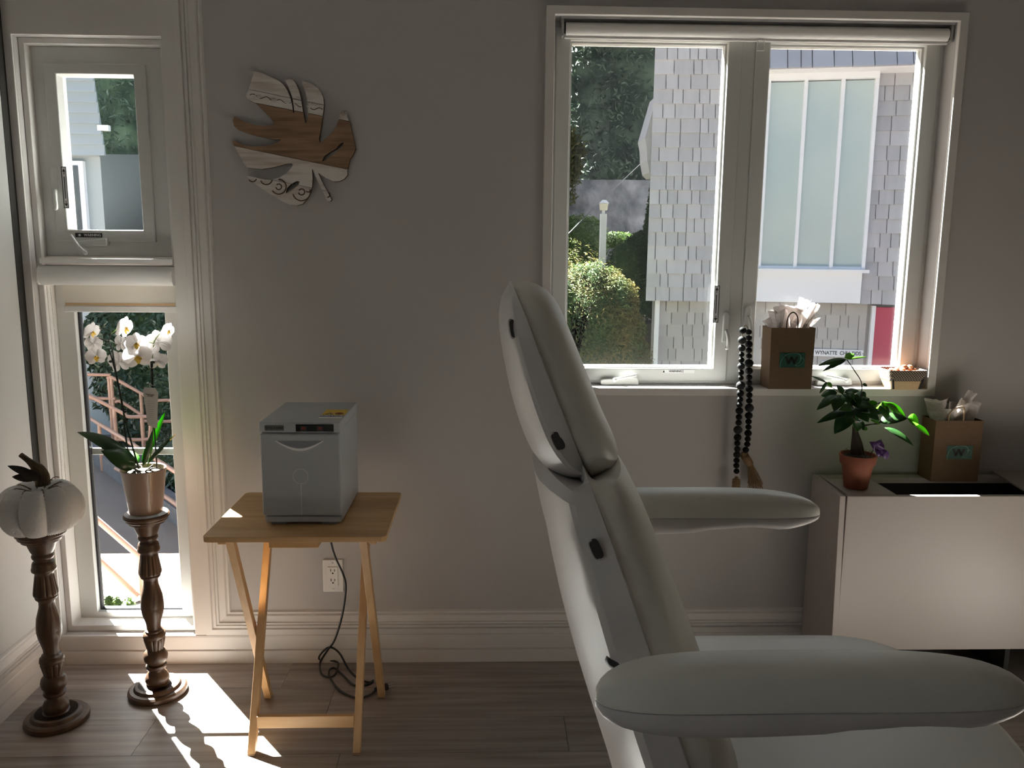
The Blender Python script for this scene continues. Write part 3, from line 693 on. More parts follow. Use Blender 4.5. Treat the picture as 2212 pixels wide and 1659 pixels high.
MB().prism(lens(.061, .0205, .8783, wy0 + .0014), (0, -.0008, 0)).build('handle_recess', 'grey_plastic_dark', dr)
MB().tube([(xc + .0205 * math.cos(2 * PI * k / 40), wy0 + .0018, .779 + .0205 * math.sin(2 * PI * k / 40)) for k in range(41)], .0004, 5).build('embossed_ring', 'outlet_white', dr)
MB().box(xc - .0005, xc + .0005, wy0 + .0016, wy0 + .0024, .669, .757).build('embossed_line', 'outlet_white', dr)
MB().box(wx0 + .008, wx1 - .004, wy0 + .006, wy1, .6475, .664).build('base', 'grey_plastic', tw, bevel=.002)
for x in (wx0 + .02, wx1 - .06):
    for y in (wy0 + .012, wy1 - .05): MB().box(x, x + .042, y, y + .04, .640, .648).build('foot', 'grey_plastic_dark', tw, bevel=.002)
npz = MB().box(wx0 + .016, wx0 + .067, wy0 - .0012, wy0, .9075, .9225).build('name_plate', 'plate_olive', tw, bevel=.001)
text_obj('lettering', 'TOWEL WARMER', .0082, 'ink_black', npz, front_at((wx0 + .0415, wy0 - .0014, .915)), bold=.0001, sx=.80)
cp = MB().box(wx0 + .099, wx1 - .016, wy0 - .0015, wy0, .9050, .9250).build('control_panel', 'panel_black', tw, bevel=.001)
for dx in (.022, .066):
    sw = MB().box(wx0 + .099 + dx - .009, wx0 + .099 + dx + .009, wy0 - .004, wy0 - .0015, .907, .9215).build('rocker_switch', 'black_plastic', cp, bevel=.0015)
    MB().box(wx0 + .099 + dx - .005, wx0 + .099 + dx + .005, wy0 - .0046, wy0 - .004, .912, .918).build('switch_mark', 'red_switch', sw)
c4 = [on_z(*q, wz) for q in ((690, 885), (754, 885), (744, 898), (682, 898))]
sx0, sx1 = -.468, -.403; sy1 = c4[0].y; sy0 = c4[3].y
st_ = MB().box(sx0, sx1, sy0 - .035, sy1, wz, wz + .0004).build('warning_sticker', 'sticker_yellow', tw)
MB().box(sx0, sx1, sy0 - .018, sy0 + .008, wz + .0004, wz + .0007).build('sticker_band', 'sticker_blue', st_)
MB().box(sx0, sx1, sy0 - .035, sy0 - .018, wz + .0004, wz + .0007).build('sticker_footer', 'label_white', st_)
text_obj('lettering', 'NOTICE', .017, 'label_white', st_, Matrix.Translation(((sx0 + sx1) / 2, sy0 - .005, wz + .0009)), extrude=.0001, bold=.0004)
tx = sx0 + .02; ty = sy0 + .026
MB().add([(tx - .012, ty - .008, wz + .0008), (tx + .012, ty - .008, wz + .0008), (tx, ty + .014, wz + .0008), (tx - .007, ty - .005, wz + .0008), (tx + .007, ty - .005, wz + .0008), (tx, ty + .008, wz + .0008)], [(0, 1, 4, 3), (1, 2, 5, 4), (2, 0, 3, 5)]).build('hazard_triangle', 'ink_black', st_, solid=.0003)
MB().tube([(sx0 + .047 + .011 * math.cos(2 * PI * k / 24), ty + .002 + .009 * math.sin(2 * PI * k / 24), wz + .0007) for k in range(25)], .0013, 6).build('prohibition_ring', 'red_switch', st_)
MB().box(sx0 + .042, sx0 + .052, ty - .003, ty + .006, wz + .0004, wz + .0009).build('pictogram', 'ink_black', st_)

# ------------------------------------------------------------------ power cord and outlet
pc = thing('power_cord', 'black power cord hanging behind the folding table and tangled on the floor', 'cord', (0, 0, 0))
pts = [V((-.50, -.160, .668)), V((-.50, -.139, .655)), on_y(712, 1140, -.128)]
pts += [on_y(a, b, -.128 + .07 * i / 6) for i, (a, b) in enumerate([(716, 1175), (725, 1205), (741, 1240), (747, 1270), (740, 1325), (724, 1380), (708, 1404)])]
pts += [on_z(a, b, .006) for a, b in [(692, 1430), (693, 1452), (704, 1462), (722, 1459), (731, 1436), (722, 1428)]] + [on_z(690, 1424, .012)]
pts += [on_y(697, 1408, -.045), on_y(714, 1398, -.045), on_y(734, 1412, -.055)] + [on_z(a, b, .005) for a, b in [(752, 1444), (774, 1466), (800, 1474), (806, 1470), (790, 1480), (765, 1480), (738, 1456), (722, 1443), (711, 1449), (714, 1466), (735, 1492), (768, 1507), (795, 1503), (812, 1491)]]
MB().tube(pts, .0034, 8, smooth=6).build('cable', 'cord_black', pc, smooth=True)
p = on_z(820, 1487, .009)
MB().tube([p + V((-.016, -.006, 0)), p, p + V((.016, .008, 0)), p + V((.024, .012, 0))], [.004, .010, .012, .011], 10).build('plug', 'cord_black', pc, smooth='auto')
for dz in (-.004, .005): MB().tube([p + V((.024, .012, dz)), p + V((.044, .022, dz))], .0013, 6).build('prong', 'metal_grey', pc)
ot = thing('wall_outlet', 'white wall outlet with two sockets behind the folding table', 'outlet', (0, 0, 0))
ox0, ox1, oz0, oz1 = -.5520, -.4830, .2475, .3625
MB().box(ox0, ox1, -.006, 0, oz0, oz1).build('cover_plate', 'outlet_white', ot, bevel=.003)
rc = MB().box(-.5345, -.5005, -.009, -.006, .271, .338).build('receptacle', 'outlet_white', ot, bevel=.001)
for zc in (.288, .322):
    for dx, h in ((-.0065, .0045), (.006, .004)): MB().box(-.5175 + dx - .0011, -.5175 + dx + .0011, -.0097, -.009, zc, zc + 2 * h).build('slot', 'ink_black', rc)
    o = MB().lathe([(.0028, 0), (.0028, .0007)], seg=10).build('ground_hole', 'ink_black', rc); o.matrix_local = Matrix.Translation((-.5175, -.009, zc - .006)) @ FRONT
for zc in (.258, .352):
    o = MB().lathe([(.0032, 0), (.0032, .001)], seg=10).build('screw', 'metal_grey', ot); o.matrix_local = Matrix.Translation((-.5175, -.006, zc)) @ FRONT

# ------------------------------------------------------------------ carved candle stands
prof_px = [(6, 0), (7, 118), (4, 132), (14, 140), (24, 140), (32, 130), (44, 128), (52, 114), (64, 110), (74, 84), (100, 75), (125, 66), (143, 55), (150, 61), (160, 62), (170, 58), (178, 49), (186, 50), (192, 60), (205, 64), (222, 66), (232, 70), (244, 68), (254, 55), (262, 52), (275, 55), (300, 59), (330, 64), (360, 69), (380, 72), (390, 69), (397, 58), (404, 63), (413, 60), (423, 49), (434, 45), (460, 46), (490, 54), (530, 66), (570, 71), (600, 72), (606, 70), (612, 72), (650, 65), (690, 53), (725, 44), (750, 43), (757, 55), (768, 55), (776, 68), (798, 71), (806, 65), (815, 68), (835, 63), (860, 57), (886, 51), (893, 60), (905, 70), (930, 76), (955, 72), (976, 57), (982, 52), (988, 64), (1000, 66), (1010, 61), (1018, 46), (1034, 47), (1046, 63), (1068, 74), (1088, 75), (1108, 68)]
cprof = [(h * .000475, (1178 - y) / 1178 * .5945) for y, h in prof_px]
cprof += [(.038, .032), (.058, .0325), (.066, .030), (.070, .024), (.071, .0215), (.082, .021), (.0875, .016), (.089, .009), (.087, .002), (.083, 0), (0, 0)]
cprof = list(reversed(cprof))
def cmod(k, a, z):
    y = 1178 - z / .5945 * 1178
    if 268 < y < 384 or 812 < y < 888: return 1 - .10 * (max(0, math.cos(12 * a)) ** 3)
    if 455 < y < 600: return 1 - .035 * max(0, math.cos(8 * a + (y - 455) * .02)) ** 2
    if 612 < y < 720: return 1 - .035 * max(0, math.cos(8 * a - (y - 612) * .03)) ** 2
    return 1
cs1 = thing('candle_stand', 'carved dark wooden candle stand holding the white fabric pumpkin', 'candle stand', (-1.2775, -.357, 0), 'carved wooden candle stands')
i0 = next(i for i, (r, z) in enumerate(cprof) if z > .031 and r < .06)
i1 = len(cprof) - 13
MB().lathe(cprof[:i0 + 1], seg=48).build('base', 'carved_wood', cs1, smooth='auto', angle=35)
MB().lathe(cprof[i0:i1 + 1], seg=72, mod=cmod).build('column', 'carved_wood', cs1, smooth='auto', angle=50)
MB().lathe(cprof[i1:], seg=48).build('top_plate', 'carved_wood', cs1, smooth='auto', angle=35)
cs2 = dup(cs1, (-1.041, -.202, 0), 'carved dark wooden candle stand holding the potted orchid', .7)

# ------------------------------------------------------------------ fabric pumpkin
pk = thing('fabric_pumpkin', 'white knitted fabric pumpkin with a dried stem on the left candle stand', 'pumpkin', (-1.272, -.357, .584))
PR = .114
def prad(a): return .74 + .26 * abs(math.sin(4 * a + .5)) ** .55
def ppt(a, t):                                   # t: -1 bottom .. 1 top
    ph = t * PI / 2; r = PR * math.cos(ph) ** .62; z = .074 + .074 * math.sin(ph)
    lob = prad(a); k = (1 - abs(t) ** 6)
    rr = r * (1 - (1 - lob) * (1 - abs(t) ** 3)) + (.012 if abs(t) > .98 else 0)
    zz = z - .030 * max(0, (abs(t) - .62) / .38) ** 2 * (1 if t > 0 else -.55) * (1 if rr < .07 else .6)
    return V((rr * math.cos(a), rr * math.sin(a), zz))
rs = []
for k in range(41):
    t = -1 + 2 * k / 40; ring = []
    for j in range(160):
        a = 2 * PI * j / 160; p = ppt(a, t * .985); n = V((p.x, p.y, p.z - .07)).normalized()
        ring.append(p + n * .0016 * (math.cos(j * PI / 1.0) * math.cos(k * PI)))
    rs.append(ring)
MB().rings(rs).build('body', 'knit_white', pk, smooth=True)
for k in range(8):
    a = (PI * k - .5) / 4
    MB().tube([ppt(a, -.8 + 1.75 * i / 16) * 1.012 for i in range(17)], .0018, 6).build('seam_twine', 'twine', pk, smooth=True)
inv = V((-1.272, -.357, .584))
stp = [on_y(*q, -.357) - inv for q in ((92, 1048), (88, 1028), (76, 1008), (60, 994), (44, 982))]
stem = MB().tube(stp, [.019, .014, .013, .008, .007], 10, smooth=4).build('stem', 'pumpkin_stem', pk, smooth=True)
m = MB().tube([on_y(*q, -.385) - inv for q in ((100, 1045), (98, 1025), (88, 1010), (78, 1003))], [.012, .010, .009, .007], 8, smooth=4); m.build('stem_curl', 'pumpkin_stem', stem, smooth=True)
for (b, t_, w) in (((80, 1030), (16, 1006), .022), ((78, 1036), (26, 1030), .024), ((86, 1036), (40, 1016), .03)):
    m = MB(); blade(m, on_y(*b, -.39) - inv, on_y(*t_, -.40) - inv, w, (.2, -1, .6), fold=.35, droop=.08); m.build('dried_leaf', 'dry_leaf', pk, smooth=True, solid=.0012)
m = MB().tube([on_y(*q, -.40) - inv for q in ((104, 1042), (112, 1034), (120, 1030), (128, 1031))], .0012, 5, smooth=4); m.build('tendril', 'pumpkin_stem', pk)
# ------------------------------------------------------------------ potted orchid
OC = V((-1.041, -.202, .5945)); OY = -.202
orc = thing('potted_orchid', 'white moth orchid with two flower stems in a glossy taupe pot', 'orchid', OC)
pp = [(0, 0), (.046, 0), (.0475, .003), (.0645, .134), (.0655, .137), (.064, .139), (.0605, .137), (.0585, .120), (.0, .119)]
MB().lathe(pp, seg=48).build('pot', 'pot_taupe', orc, smooth='auto', angle=50)
MB().lathe([(0, .1195), (.0583, .1195), (.05, .127), (.03, .131), (0, .132)], seg=24, mod=lambda k, a, z: 1 + .06 * math.sin(5 * a + k)).build('moss', 'moss', orc, smooth=True)
def op(x, y, dy=0.0): return on_y(150 + x / 4.148, 640 + y / 4.148, OY + dy) - OC
# stakes and stems
MB().tube([op(622, 1545), op(560, 1330), op(490, 1060), op(440, 810), op(390, 590), op(352, 472)], [.0030, .0028, .0026, .0024, .0023, .0022], 8, smooth=4).build('stake', 'orchid_stem', orc, smooth=True)
MB().tube([op(610, 1530, .01), op(545, 1470, .01), op(515, 1330), op(490, 1140), op(487, 1050, -.004), op(450, 850, -.004), op(405, 620, -.004), op(385, 480), op(352, 405), op(372, 335), op(350, 300), op(270, 290)], [.0026] * 7 + [.0022, .002, .0018, .0016, .0012], 8, smooth=5).build('flower_stem', 'orchid_stem', orc, smooth=True)
MB().tube([op(355, 405), op(300, 392), op(262, 370)], .0015, 6, smooth=3).build('flower_stem', 'orchid_stem', orc, smooth=True)
MB().tube([op(372, 335), op(405, 310), op(440, 270)], .0014, 6, smooth=3).build('flower_stem', 'orchid_stem_green', orc, smooth=True)
MB().tube([op(385, 480), op(400, 455), op(425, 430)], .0014, 6, smooth=3).build('flower_stem', 'orchid_stem', orc, smooth=True)
MB().tube([op(785, 1545), op(772, 1350), op(762, 1200), op(745, 830), op(736, 590)], [.0026, .0024, .0024, .0030, .0038], 8, smooth=4).build('stake', 'orchid_stem', orc, smooth=True)
MB().tube([op(700, 1520, .01), op(740, 1340, .01), op(752, 1000, .012), op(740, 700, .012), op(752, 450, .01), op(775, 380), op(820, 320)], [.0024, .0022, .0022, .002, .0018, .0014, .0012], 8, smooth=4).build('flower_stem', 'orchid_stem_green', orc, smooth=True)
MB().tube([op(755, 425), op(715, 412), op(680, 402)], .0013, 6, smooth=3).build('flower_stem', 'orchid_stem_green', orc, smooth=True)
for (x, y) in ((372, 585), (500, 1035), (745, 590)):
    MB().ellipsoid(op(x, y, -.004), (.007, .005, .004)).build('clip', 'orchid_stem', orc, smooth=True)
# leaves
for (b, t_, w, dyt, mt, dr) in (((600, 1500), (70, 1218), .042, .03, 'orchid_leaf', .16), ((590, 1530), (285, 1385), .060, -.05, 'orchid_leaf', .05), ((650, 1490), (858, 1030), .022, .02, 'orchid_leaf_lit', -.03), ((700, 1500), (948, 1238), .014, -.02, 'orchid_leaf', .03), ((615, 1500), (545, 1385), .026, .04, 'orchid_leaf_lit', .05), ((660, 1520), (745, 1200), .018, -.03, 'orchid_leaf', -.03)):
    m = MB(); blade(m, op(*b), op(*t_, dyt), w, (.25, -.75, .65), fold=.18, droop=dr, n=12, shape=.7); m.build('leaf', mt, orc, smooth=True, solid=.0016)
m = MB().tube([op(900, 1290, -.02), op(948, 1238, -.02)], [.002, .0012], 6); m.build('leaf_tip', 'petal_lip', orc)
for k in range(6):
    a = k * 1.1; MB().tube([V((.01 * math.cos(a), .01 * math.sin(a), .128)), V((.035 * math.cos(a), .035 * math.sin(a), .139)), V((.05 * math.cos(a + .4), .05 * math.sin(a + .4), .128))], .0022, 6, smooth=4).build('aerial_root', 'bark', orc, smooth=True)
# flowers
def petal(mb, c, d, nrm, L, W, cup=.12, n=8, m_=6):
    d = V(d).normalized(); nrm = (V(nrm) - d * V(nrm).dot(d)).normalized(); s = d.cross(nrm)
    def fn(u, v):
        t = u; w = W * .5 * (math.sin(PI * min(1, t * .93 + .07)) ** .55) * (.35 + .65 * min(1, t * 2.2)); x = (v - .5) * 2
        return V(c) + d * (L * t) + s * (w * x) + nrm * (L * cup * (t * t) - W * .10 * x * x + W * .03 * math.sin(3 * x + 5 * t))
    return mb.grid(fn, n, m_)
def orchid_flower(c, face, R, roll=0.0, back=False):
    face = V(face).normalized(); up = V((0, 0, 1)); up = (up - face * up.dot(face)).normalized(); rt = up.cross(face)
    def dirv(a): return up * math.cos(a + roll) + rt * math.sin(a + roll)
    m = MB(); cup = -.10
    for a in (0, 2.35, -2.35): petal(m, c - face * .002, dirv(a), face, R * .98, R * .72, cup)
    for a in (1.3, -1.3): petal(m, c + face * .0015, dirv(a), face, R * 1.02, R * 1.22, cup * .5)
    m.ellipsoid(c, (R * .14, R * .14, R * .14), 8, 6)
    o = m.build('flower', 'petal', orc, smooth=True)
    l = MB(); petal(l, c + face * R * .10, dirv(PI), face, R * .48, R * .34, .5, 6, 4)
    for a in (2.2, -2.2): petal(l, c + face * R * .12, dirv(a), face, R * .30, R * .22, .8, 5, 3)
    l.ellipsoid(c + face * R * .16 + dirv(0) * R * .03, (R * .10, R * .10, R * .10), 8, 6)
    l.build('lip', 'petal_lip', o, smooth=True)
CAMD = V((.42, -.9, .12))
for (x, y, R, face, roll, dy) in ((205, 320, .030, (.9, -.35, -.25), .2, -.02), (238, 540, .030, (.5, -.85, -.1), -.1, -.025), (218, 420, .026, (-.4, .8, .1), .1, .0), (500, 285, .036, (.93, -.25, -.25), .25, -.02), (470, 420, .030, (.5, .8, .1), 0, .02), (600, 425, .034, (.45, -.9, .0), .05, -.03), (610, 540, .042, (.42, -.88, -.1), -.1, -.03), (450, 580, .038, (.2, .9, .2), .2, .03), (800, 410, .040, (-.3, .9, .1), .2, .015), (885, 310, .026, (.9, -.4, -.3), .5, -.01), (790, 580, .030, (-.2, .9, -.2), 0, .01)):
    orchid_flower(op(x, y, dy), face, R, roll)
# care tag
tg = [op(658, 840, -.012), op(672, 815, -.012), op(768, 822, -.012), op(795, 868, -.012), op(786, 1186, -.012), op(752, 1178, -.012), op(700, 1150, -.012)]
tgo = MB().prism(tg, (0, .0006, 0)).build('care_tag', 'tag_paper', orc)
cc = op(722, 880, -.0128)
text_obj('lettering', 'Phalaenopsis', .0052, 'ink_grey', tgo, front_at(cc + V((0, -.0004, 0)), .08), bold=.00005)
text_obj('lettering', 'ORCHIDS', .0040, 'ink_grey', tgo, front_at(cc + V((0, -.0004, -.005)), .08), bold=.00005)
m = MB()
for k in range(12):
    p = op(728 + k * 1.2, 945 + k * 18, -.0126); w = .0105 - .0004 * k; m.box(p.x - w, p.x + w * (.7 if k % 4 == 3 else 1), p.y - .0002, p.y, p.z, p.z + .0005)
o = m.build('print_lines', 'ink_grey', tgo); o['kind'] = 'stuff'
MB().tube([op(722, 840, -.012), op(718, 780, -.01), op(745, 800, -.004), op(770, 795, .0)], .0008, 5, smooth=3).build('string', 'tag_paper', tgo)

# ------------------------------------------------------------------ wooden leaf on the wall
lf = thing('leaf_wall_art', 'reclaimed wood monstera leaf hanging on the grey wall', 'wall art', (0, 0, 0))
def lp(q): p = on_y(470 + q[0] / 4.879, 120 + q[1] / 4.879, -.012); return (p.x, p.z)
outl = [(390, 165), (470, 185), (580, 235), (660, 275), (700, 310), (740, 370), (770, 440), (792, 530), (802, 606), (813, 600), (803, 490), (778, 400), (748, 330), (715, 266), (760, 252), (800, 262), (830, 300), (860, 370), (880, 440), (900, 560), (915, 650), (930, 717), (945, 700), (960, 640), (957, 560), (945, 450), (925, 370), (900, 310), (888, 285), (930, 280), (1000, 305), (1060, 345), (1095, 390), (1118, 450), (1125, 520), (1118, 600), (1105, 680), (1090, 780), (1072, 880), (1080, 915), (1095, 915), (1160, 860), (1220, 800), (1260, 730), (1278, 680), (1290, 600), (1298, 570), (1335, 600), (1375, 660), (1400, 720), (1415, 800), (1440, 890), (1458, 985), (1430, 1050), (1400, 1090), (1385, 1150), (1370, 1215), (1372, 1260), (1340, 1300), (1290, 1325), (1230, 1328), (1160, 1300), (1100, 1265), (1063, 1238), (1090, 1300), (1130, 1380), (1170, 1450), (1205, 1520), (1190, 1538), (1160, 1535), (1120, 1450), (1060, 1330), (1020, 1240), (998, 1195), (1005, 1290), (1000, 1380), (985, 1440), (950, 1510), (900, 1565), (840, 1582), (770, 1575), (690, 1540), (600, 1485), (500, 1425), (400, 1350), (340, 1300), (315, 1272), (380, 1278), (440, 1298), (520, 1310), (590, 1305), (660, 1285), (730, 1240), (780, 1190), (797, 1155), (780, 1138), (730, 1142), (650, 1165), (560, 1185), (470, 1198), (380, 1192), (320, 1185), (280, 1140), (240, 1060), (200, 990), (165, 930), (160, 897), (200, 910), (280, 945), (370, 960), (470, 957), (560, 945), (630, 920), (672, 896), (670, 885), (600, 888), (500, 868), (400, 845), (300, 815), (220, 785), (180, 745), (165, 690), (180, 645), (230, 670), (310, 710), (400, 735), (500, 745), (560, 738), (610, 722), (560, 660), (480, 580), (400, 500), (330, 470), (302, 430), (330, 365), (360, 270)]
hole1 = [(1105, 1115), (1130, 1060), (1190, 1020), (1250, 985), (1295, 930), (1328, 915), (1325, 945), (1290, 985), (1240, 1030), (1180, 1075), (1120, 1118)]
hole2 = [(725, 1450), (735, 1400), (780, 1355), (840, 1325), (868, 1328), (860, 1360), (820, 1400), (770, 1440)]
cu = bpy.data.curves.new('leaf', 'CURVE'); cu.dimensions = '2D'; cu.fill_mode = 'BOTH'; cu.extrude = .007
for pl_ in (outl, hole1, hole2):
    sp = cu.splines.new('POLY'); sp.points.add(len(pl_) - 1); sp.use_cyclic_u = True
    for k, q in enumerate(pl_): a, b = lp(q); sp.points[k].co = (a, b, 0, 1)
tmp = bpy.data.objects.new('tmp', cu); COL.objects.link(tmp)
lme = bpy.data.meshes.new_from_object(tmp.evaluated_get(bpy.context.evaluated_depsgraph_get())); bpy.data.objects.remove(tmp); bpy.data.curves.remove(cu)
cuts = [((335, 360), (1120, 525)), ((400, 502), (1105, 640)), ((160, 952), (1370, 1200)), ((330, 1262), (1000, 1398))]
mats5 = ['art_white', 'art_white', 'art_brown', 'art_white', 'art_white']
for k in range(5):
    bm = bmesh.new(); bm.from_mesh(lme); bmesh.ops.remove_doubles(bm, verts=bm.verts, dist=1e-6)
    for idx, side in ((k - 1, 1), (k, -1)):
        if 0 <= idx < 4:
            a = V((*lp(cuts[idx][0]), 0)); b = V((*lp(cuts[idx][1]), 0)); d = (b - a).normalized(); n = V((-d.y, d.x, 0))       # n points up
            co = a - n * .0006 * side
            r_ = bmesh.ops.bisect_plane(bm, geom=bm.verts[:] + bm.edges[:] + bm.faces[:], plane_co=co, plane_no=n * side, clear_outer=True)
            bmesh.ops.holes_fill(bm, edges=[e for e in bm.edges if e.is_boundary], sides=0)
    bmesh.ops.recalc_face_normals(bm, faces=bm.faces)
    for f in bm.faces: f.material_index = 0 if abs(f.normal.z) > .7 else 1
    left = set(bm.verts)
    while left:
        isl = set(); todo = [next(iter(left))]
        while todo:
            v = todo.pop()
            if v in isl: continue
            isl.add(v); todo += [e.other_vert(v) for e in v.link_edges]
        left -= isl
        vi = {v: i for i, v in enumerate(isl)}; fcs = [f for f in bm.faces if f.verts[0] in isl]
        me = bpy.data.meshes.new('board'); me.from_pydata([tuple(v.co) for v in vi], [], [[vi[v] for v in f.verts] for f in fcs])
        for p_, f in zip(me.polygons, fcs): p_.material_index = f.material_index
        me.transform(Matrix.Translation((0, -.0095 - (.0015 if k in (1, 4) else 0), 0)) @ Matrix.Rotation(PI / 2, 4, 'X'))
        me.materials.append(MATS[mats5[k]]); me.materials.append(MATS['art_edge'])
        link('board', me, None, lf)
    bm.free()
def lp3(x, y, d=-.0192): a, b = lp((x, y)); return V((a, d, b))
for (x, y) in ((430, 455), (590, 488), (745, 520), (985, 545), (1330, 640)):
    m = MB()
    for k in range(5):
        a = PI / 2 + (k - 2) * .62; p = lp3(x + 32 * math.cos(a), y - 30 * math.sin(a)); c = lp3(x, y + 8)
        blade(m, c, p + (p - c) * .5, .0075, (0, -1, 0), fold=-.5, n=5)
    m.build('carved_flower', 'art_white', lf, smooth=True, solid=.0012)
for q0, q1 in ((345, 790), (820, 885), (965, 1110)):
    MB().tube([lp3(q0 + (q1 - q0) * k / 20, 400 + (q0 + (q1 - q0) * k / 20 - 340) * .21 + 16 + 16 * math.sin((q0 + (q1 - q0) * k / 20) * .045), -.0183) for k in range(21)], .0012, 6).build('carved_vine', 'art_edge', lf, smooth=True)
for (x, y, r, a0, a1) in ((650, 1385, 78, -2.6, 1.6), (650, 1385, 30, -3.0, 2.4), (890, 1440, 92, -2.9, .3), (890, 1440, 32, -3.0, 2.6), (520, 1300, 62, -2.8, -.2), (375, 1290, 42, -2.6, -.3), (960, 1400, 40, -2.2, -.3), (1160, 1470, 26, -1.6, 1.2)):
    pts = [lp3(x + r * math.cos(a0 + (a1 - a0) * k / 14), y - r * math.sin(a0 + (a1 - a0) * k / 14), -.0180) for k in range(15)]
    MB().tube(pts, .0018, 6).build('carved_scroll', 'art_edge', lf, smooth=True)

# ------------------------------------------------------------------ bead garland
bg = thing('bead_garland', 'strand of dark wooden beads with jute tassels hanging from the window latch', 'garland', (0, 0, 0))
def bp_(x, y, d): return on_y(1560 + x / 3.86, 650 + y / 3.86, d)
left = [(172, 245, 30), (166, 327, 35), (163, 393, 31), (161, 447, 24), (160, 493, 25), (158, 545, 31), (157, 597, 25), (155, 642, 24), (154, 705, 37), (151, 770, 30), (149, 822, 25), (145, 867, 25), (143, 916, 31), (140, 968, 26), (137, 1016, 26), (131, 1075, 36), (129, 1138, 31), (127, 1188, 25), (126, 1236, 26), (123, 1283, 30), (120, 1330, 25), (118, 1374, 25), (120, 1420, 24)]
right = [(222, 260, 25), (223, 308, 25), (223, 361, 31), (223, 412, 26), (224, 460, 25), (223, 520, 37), (224, 583, 31), (225, 637, 26), (226, 684, 25), (226, 734, 31), (227, 786, 26), (226, 833, 26), (226, 892, 37), (222, 956, 32), (220, 1006, 26), (219, 1052, 25), (216, 1103, 30), (213, 1152, 25), (209, 1195, 25), (197, 1242, 26)]
bead_me = None
for col_, dd in ((left, -.050), (right, -.036)):
    for i, (x, y, r) in enumerate(col_):
        p = bp_(x, y, dd); rr = r / 3.86 * (p - CAM_POS).length / FOC * .98
        grey = (col_ is left and i in (1, 2, 5, 8, 15, 19)) or (col_ is right and i in (12,))
        o = MB().ellipsoid((0, 0, 0), (rr, rr, rr * .93), 20, 12).build('bead', 'bead_grey' if grey else 'bead_black', bg, smooth=True, loc=p)
MB().tube([bp_(x, y, -.050) for x, y, r in reversed(left)] + [bp_(190, 205, .010), bp_(205, 208, .014)] + [bp_(x, y, -.036) for x, y, r in right] + [bp_(175, 1265, -.036)], .0012, 5, smooth=2).build('cord', 'jute', bg, smooth=True)
def tassel(head, mid, tip, spread, d):
    h = bp_(*head, d); md = bp_(*mid, d); tp = bp_(*tip, d)
    hd = MB().tube([h, h.lerp(md, .35), h.lerp(md, .8), md], [.005, .0115, .0135, .0125], 14, smooth=3).build('tassel_head', 'jute', bg, smooth=True)
    for k in range(7):
        q = h.lerp(md, .2 + .11 * k); ax = (md - h).normalized(); a = ax.cross(V((0, 1, 0))).normalized(); b = ax.cross(a)
        MB().tube([q + (a * math.cos(2 * PI * j / 14) + b * math.sin(2 * PI * j / 14)) * .0125 for j in range(15)], .0013, 5).build('binding', 'jute', hd)
    m = MB(); rnd = random.Random(3)
    for k in range(60):
        a = rnd.uniform(0, 2 * PI); r0 = .010 * math.sqrt(rnd.random()); e = tp + V((rnd.uniform(-1, 1) * spread, rnd.uniform(-.6, .6) * spread, rnd.uniform(-.012, .012)))
        s = md + V((r0 * math.cos(a), r0 * math.sin(a), 0)); m.tube([s, s.lerp(e, .5) + V((rnd.uniform(-.004, .004), 0, rnd.uniform(.0, .008))), e], .0011, 4, smooth=3)
    o = m.build('tassel_fringe', 'jute', bg); o['kind'] = 'stuff'
tassel((170, 1262), (232, 1365), (285, 1550), .026, -.036)
tassel((120, 1465), (112, 1590), (105, 1720), .016, -.050)

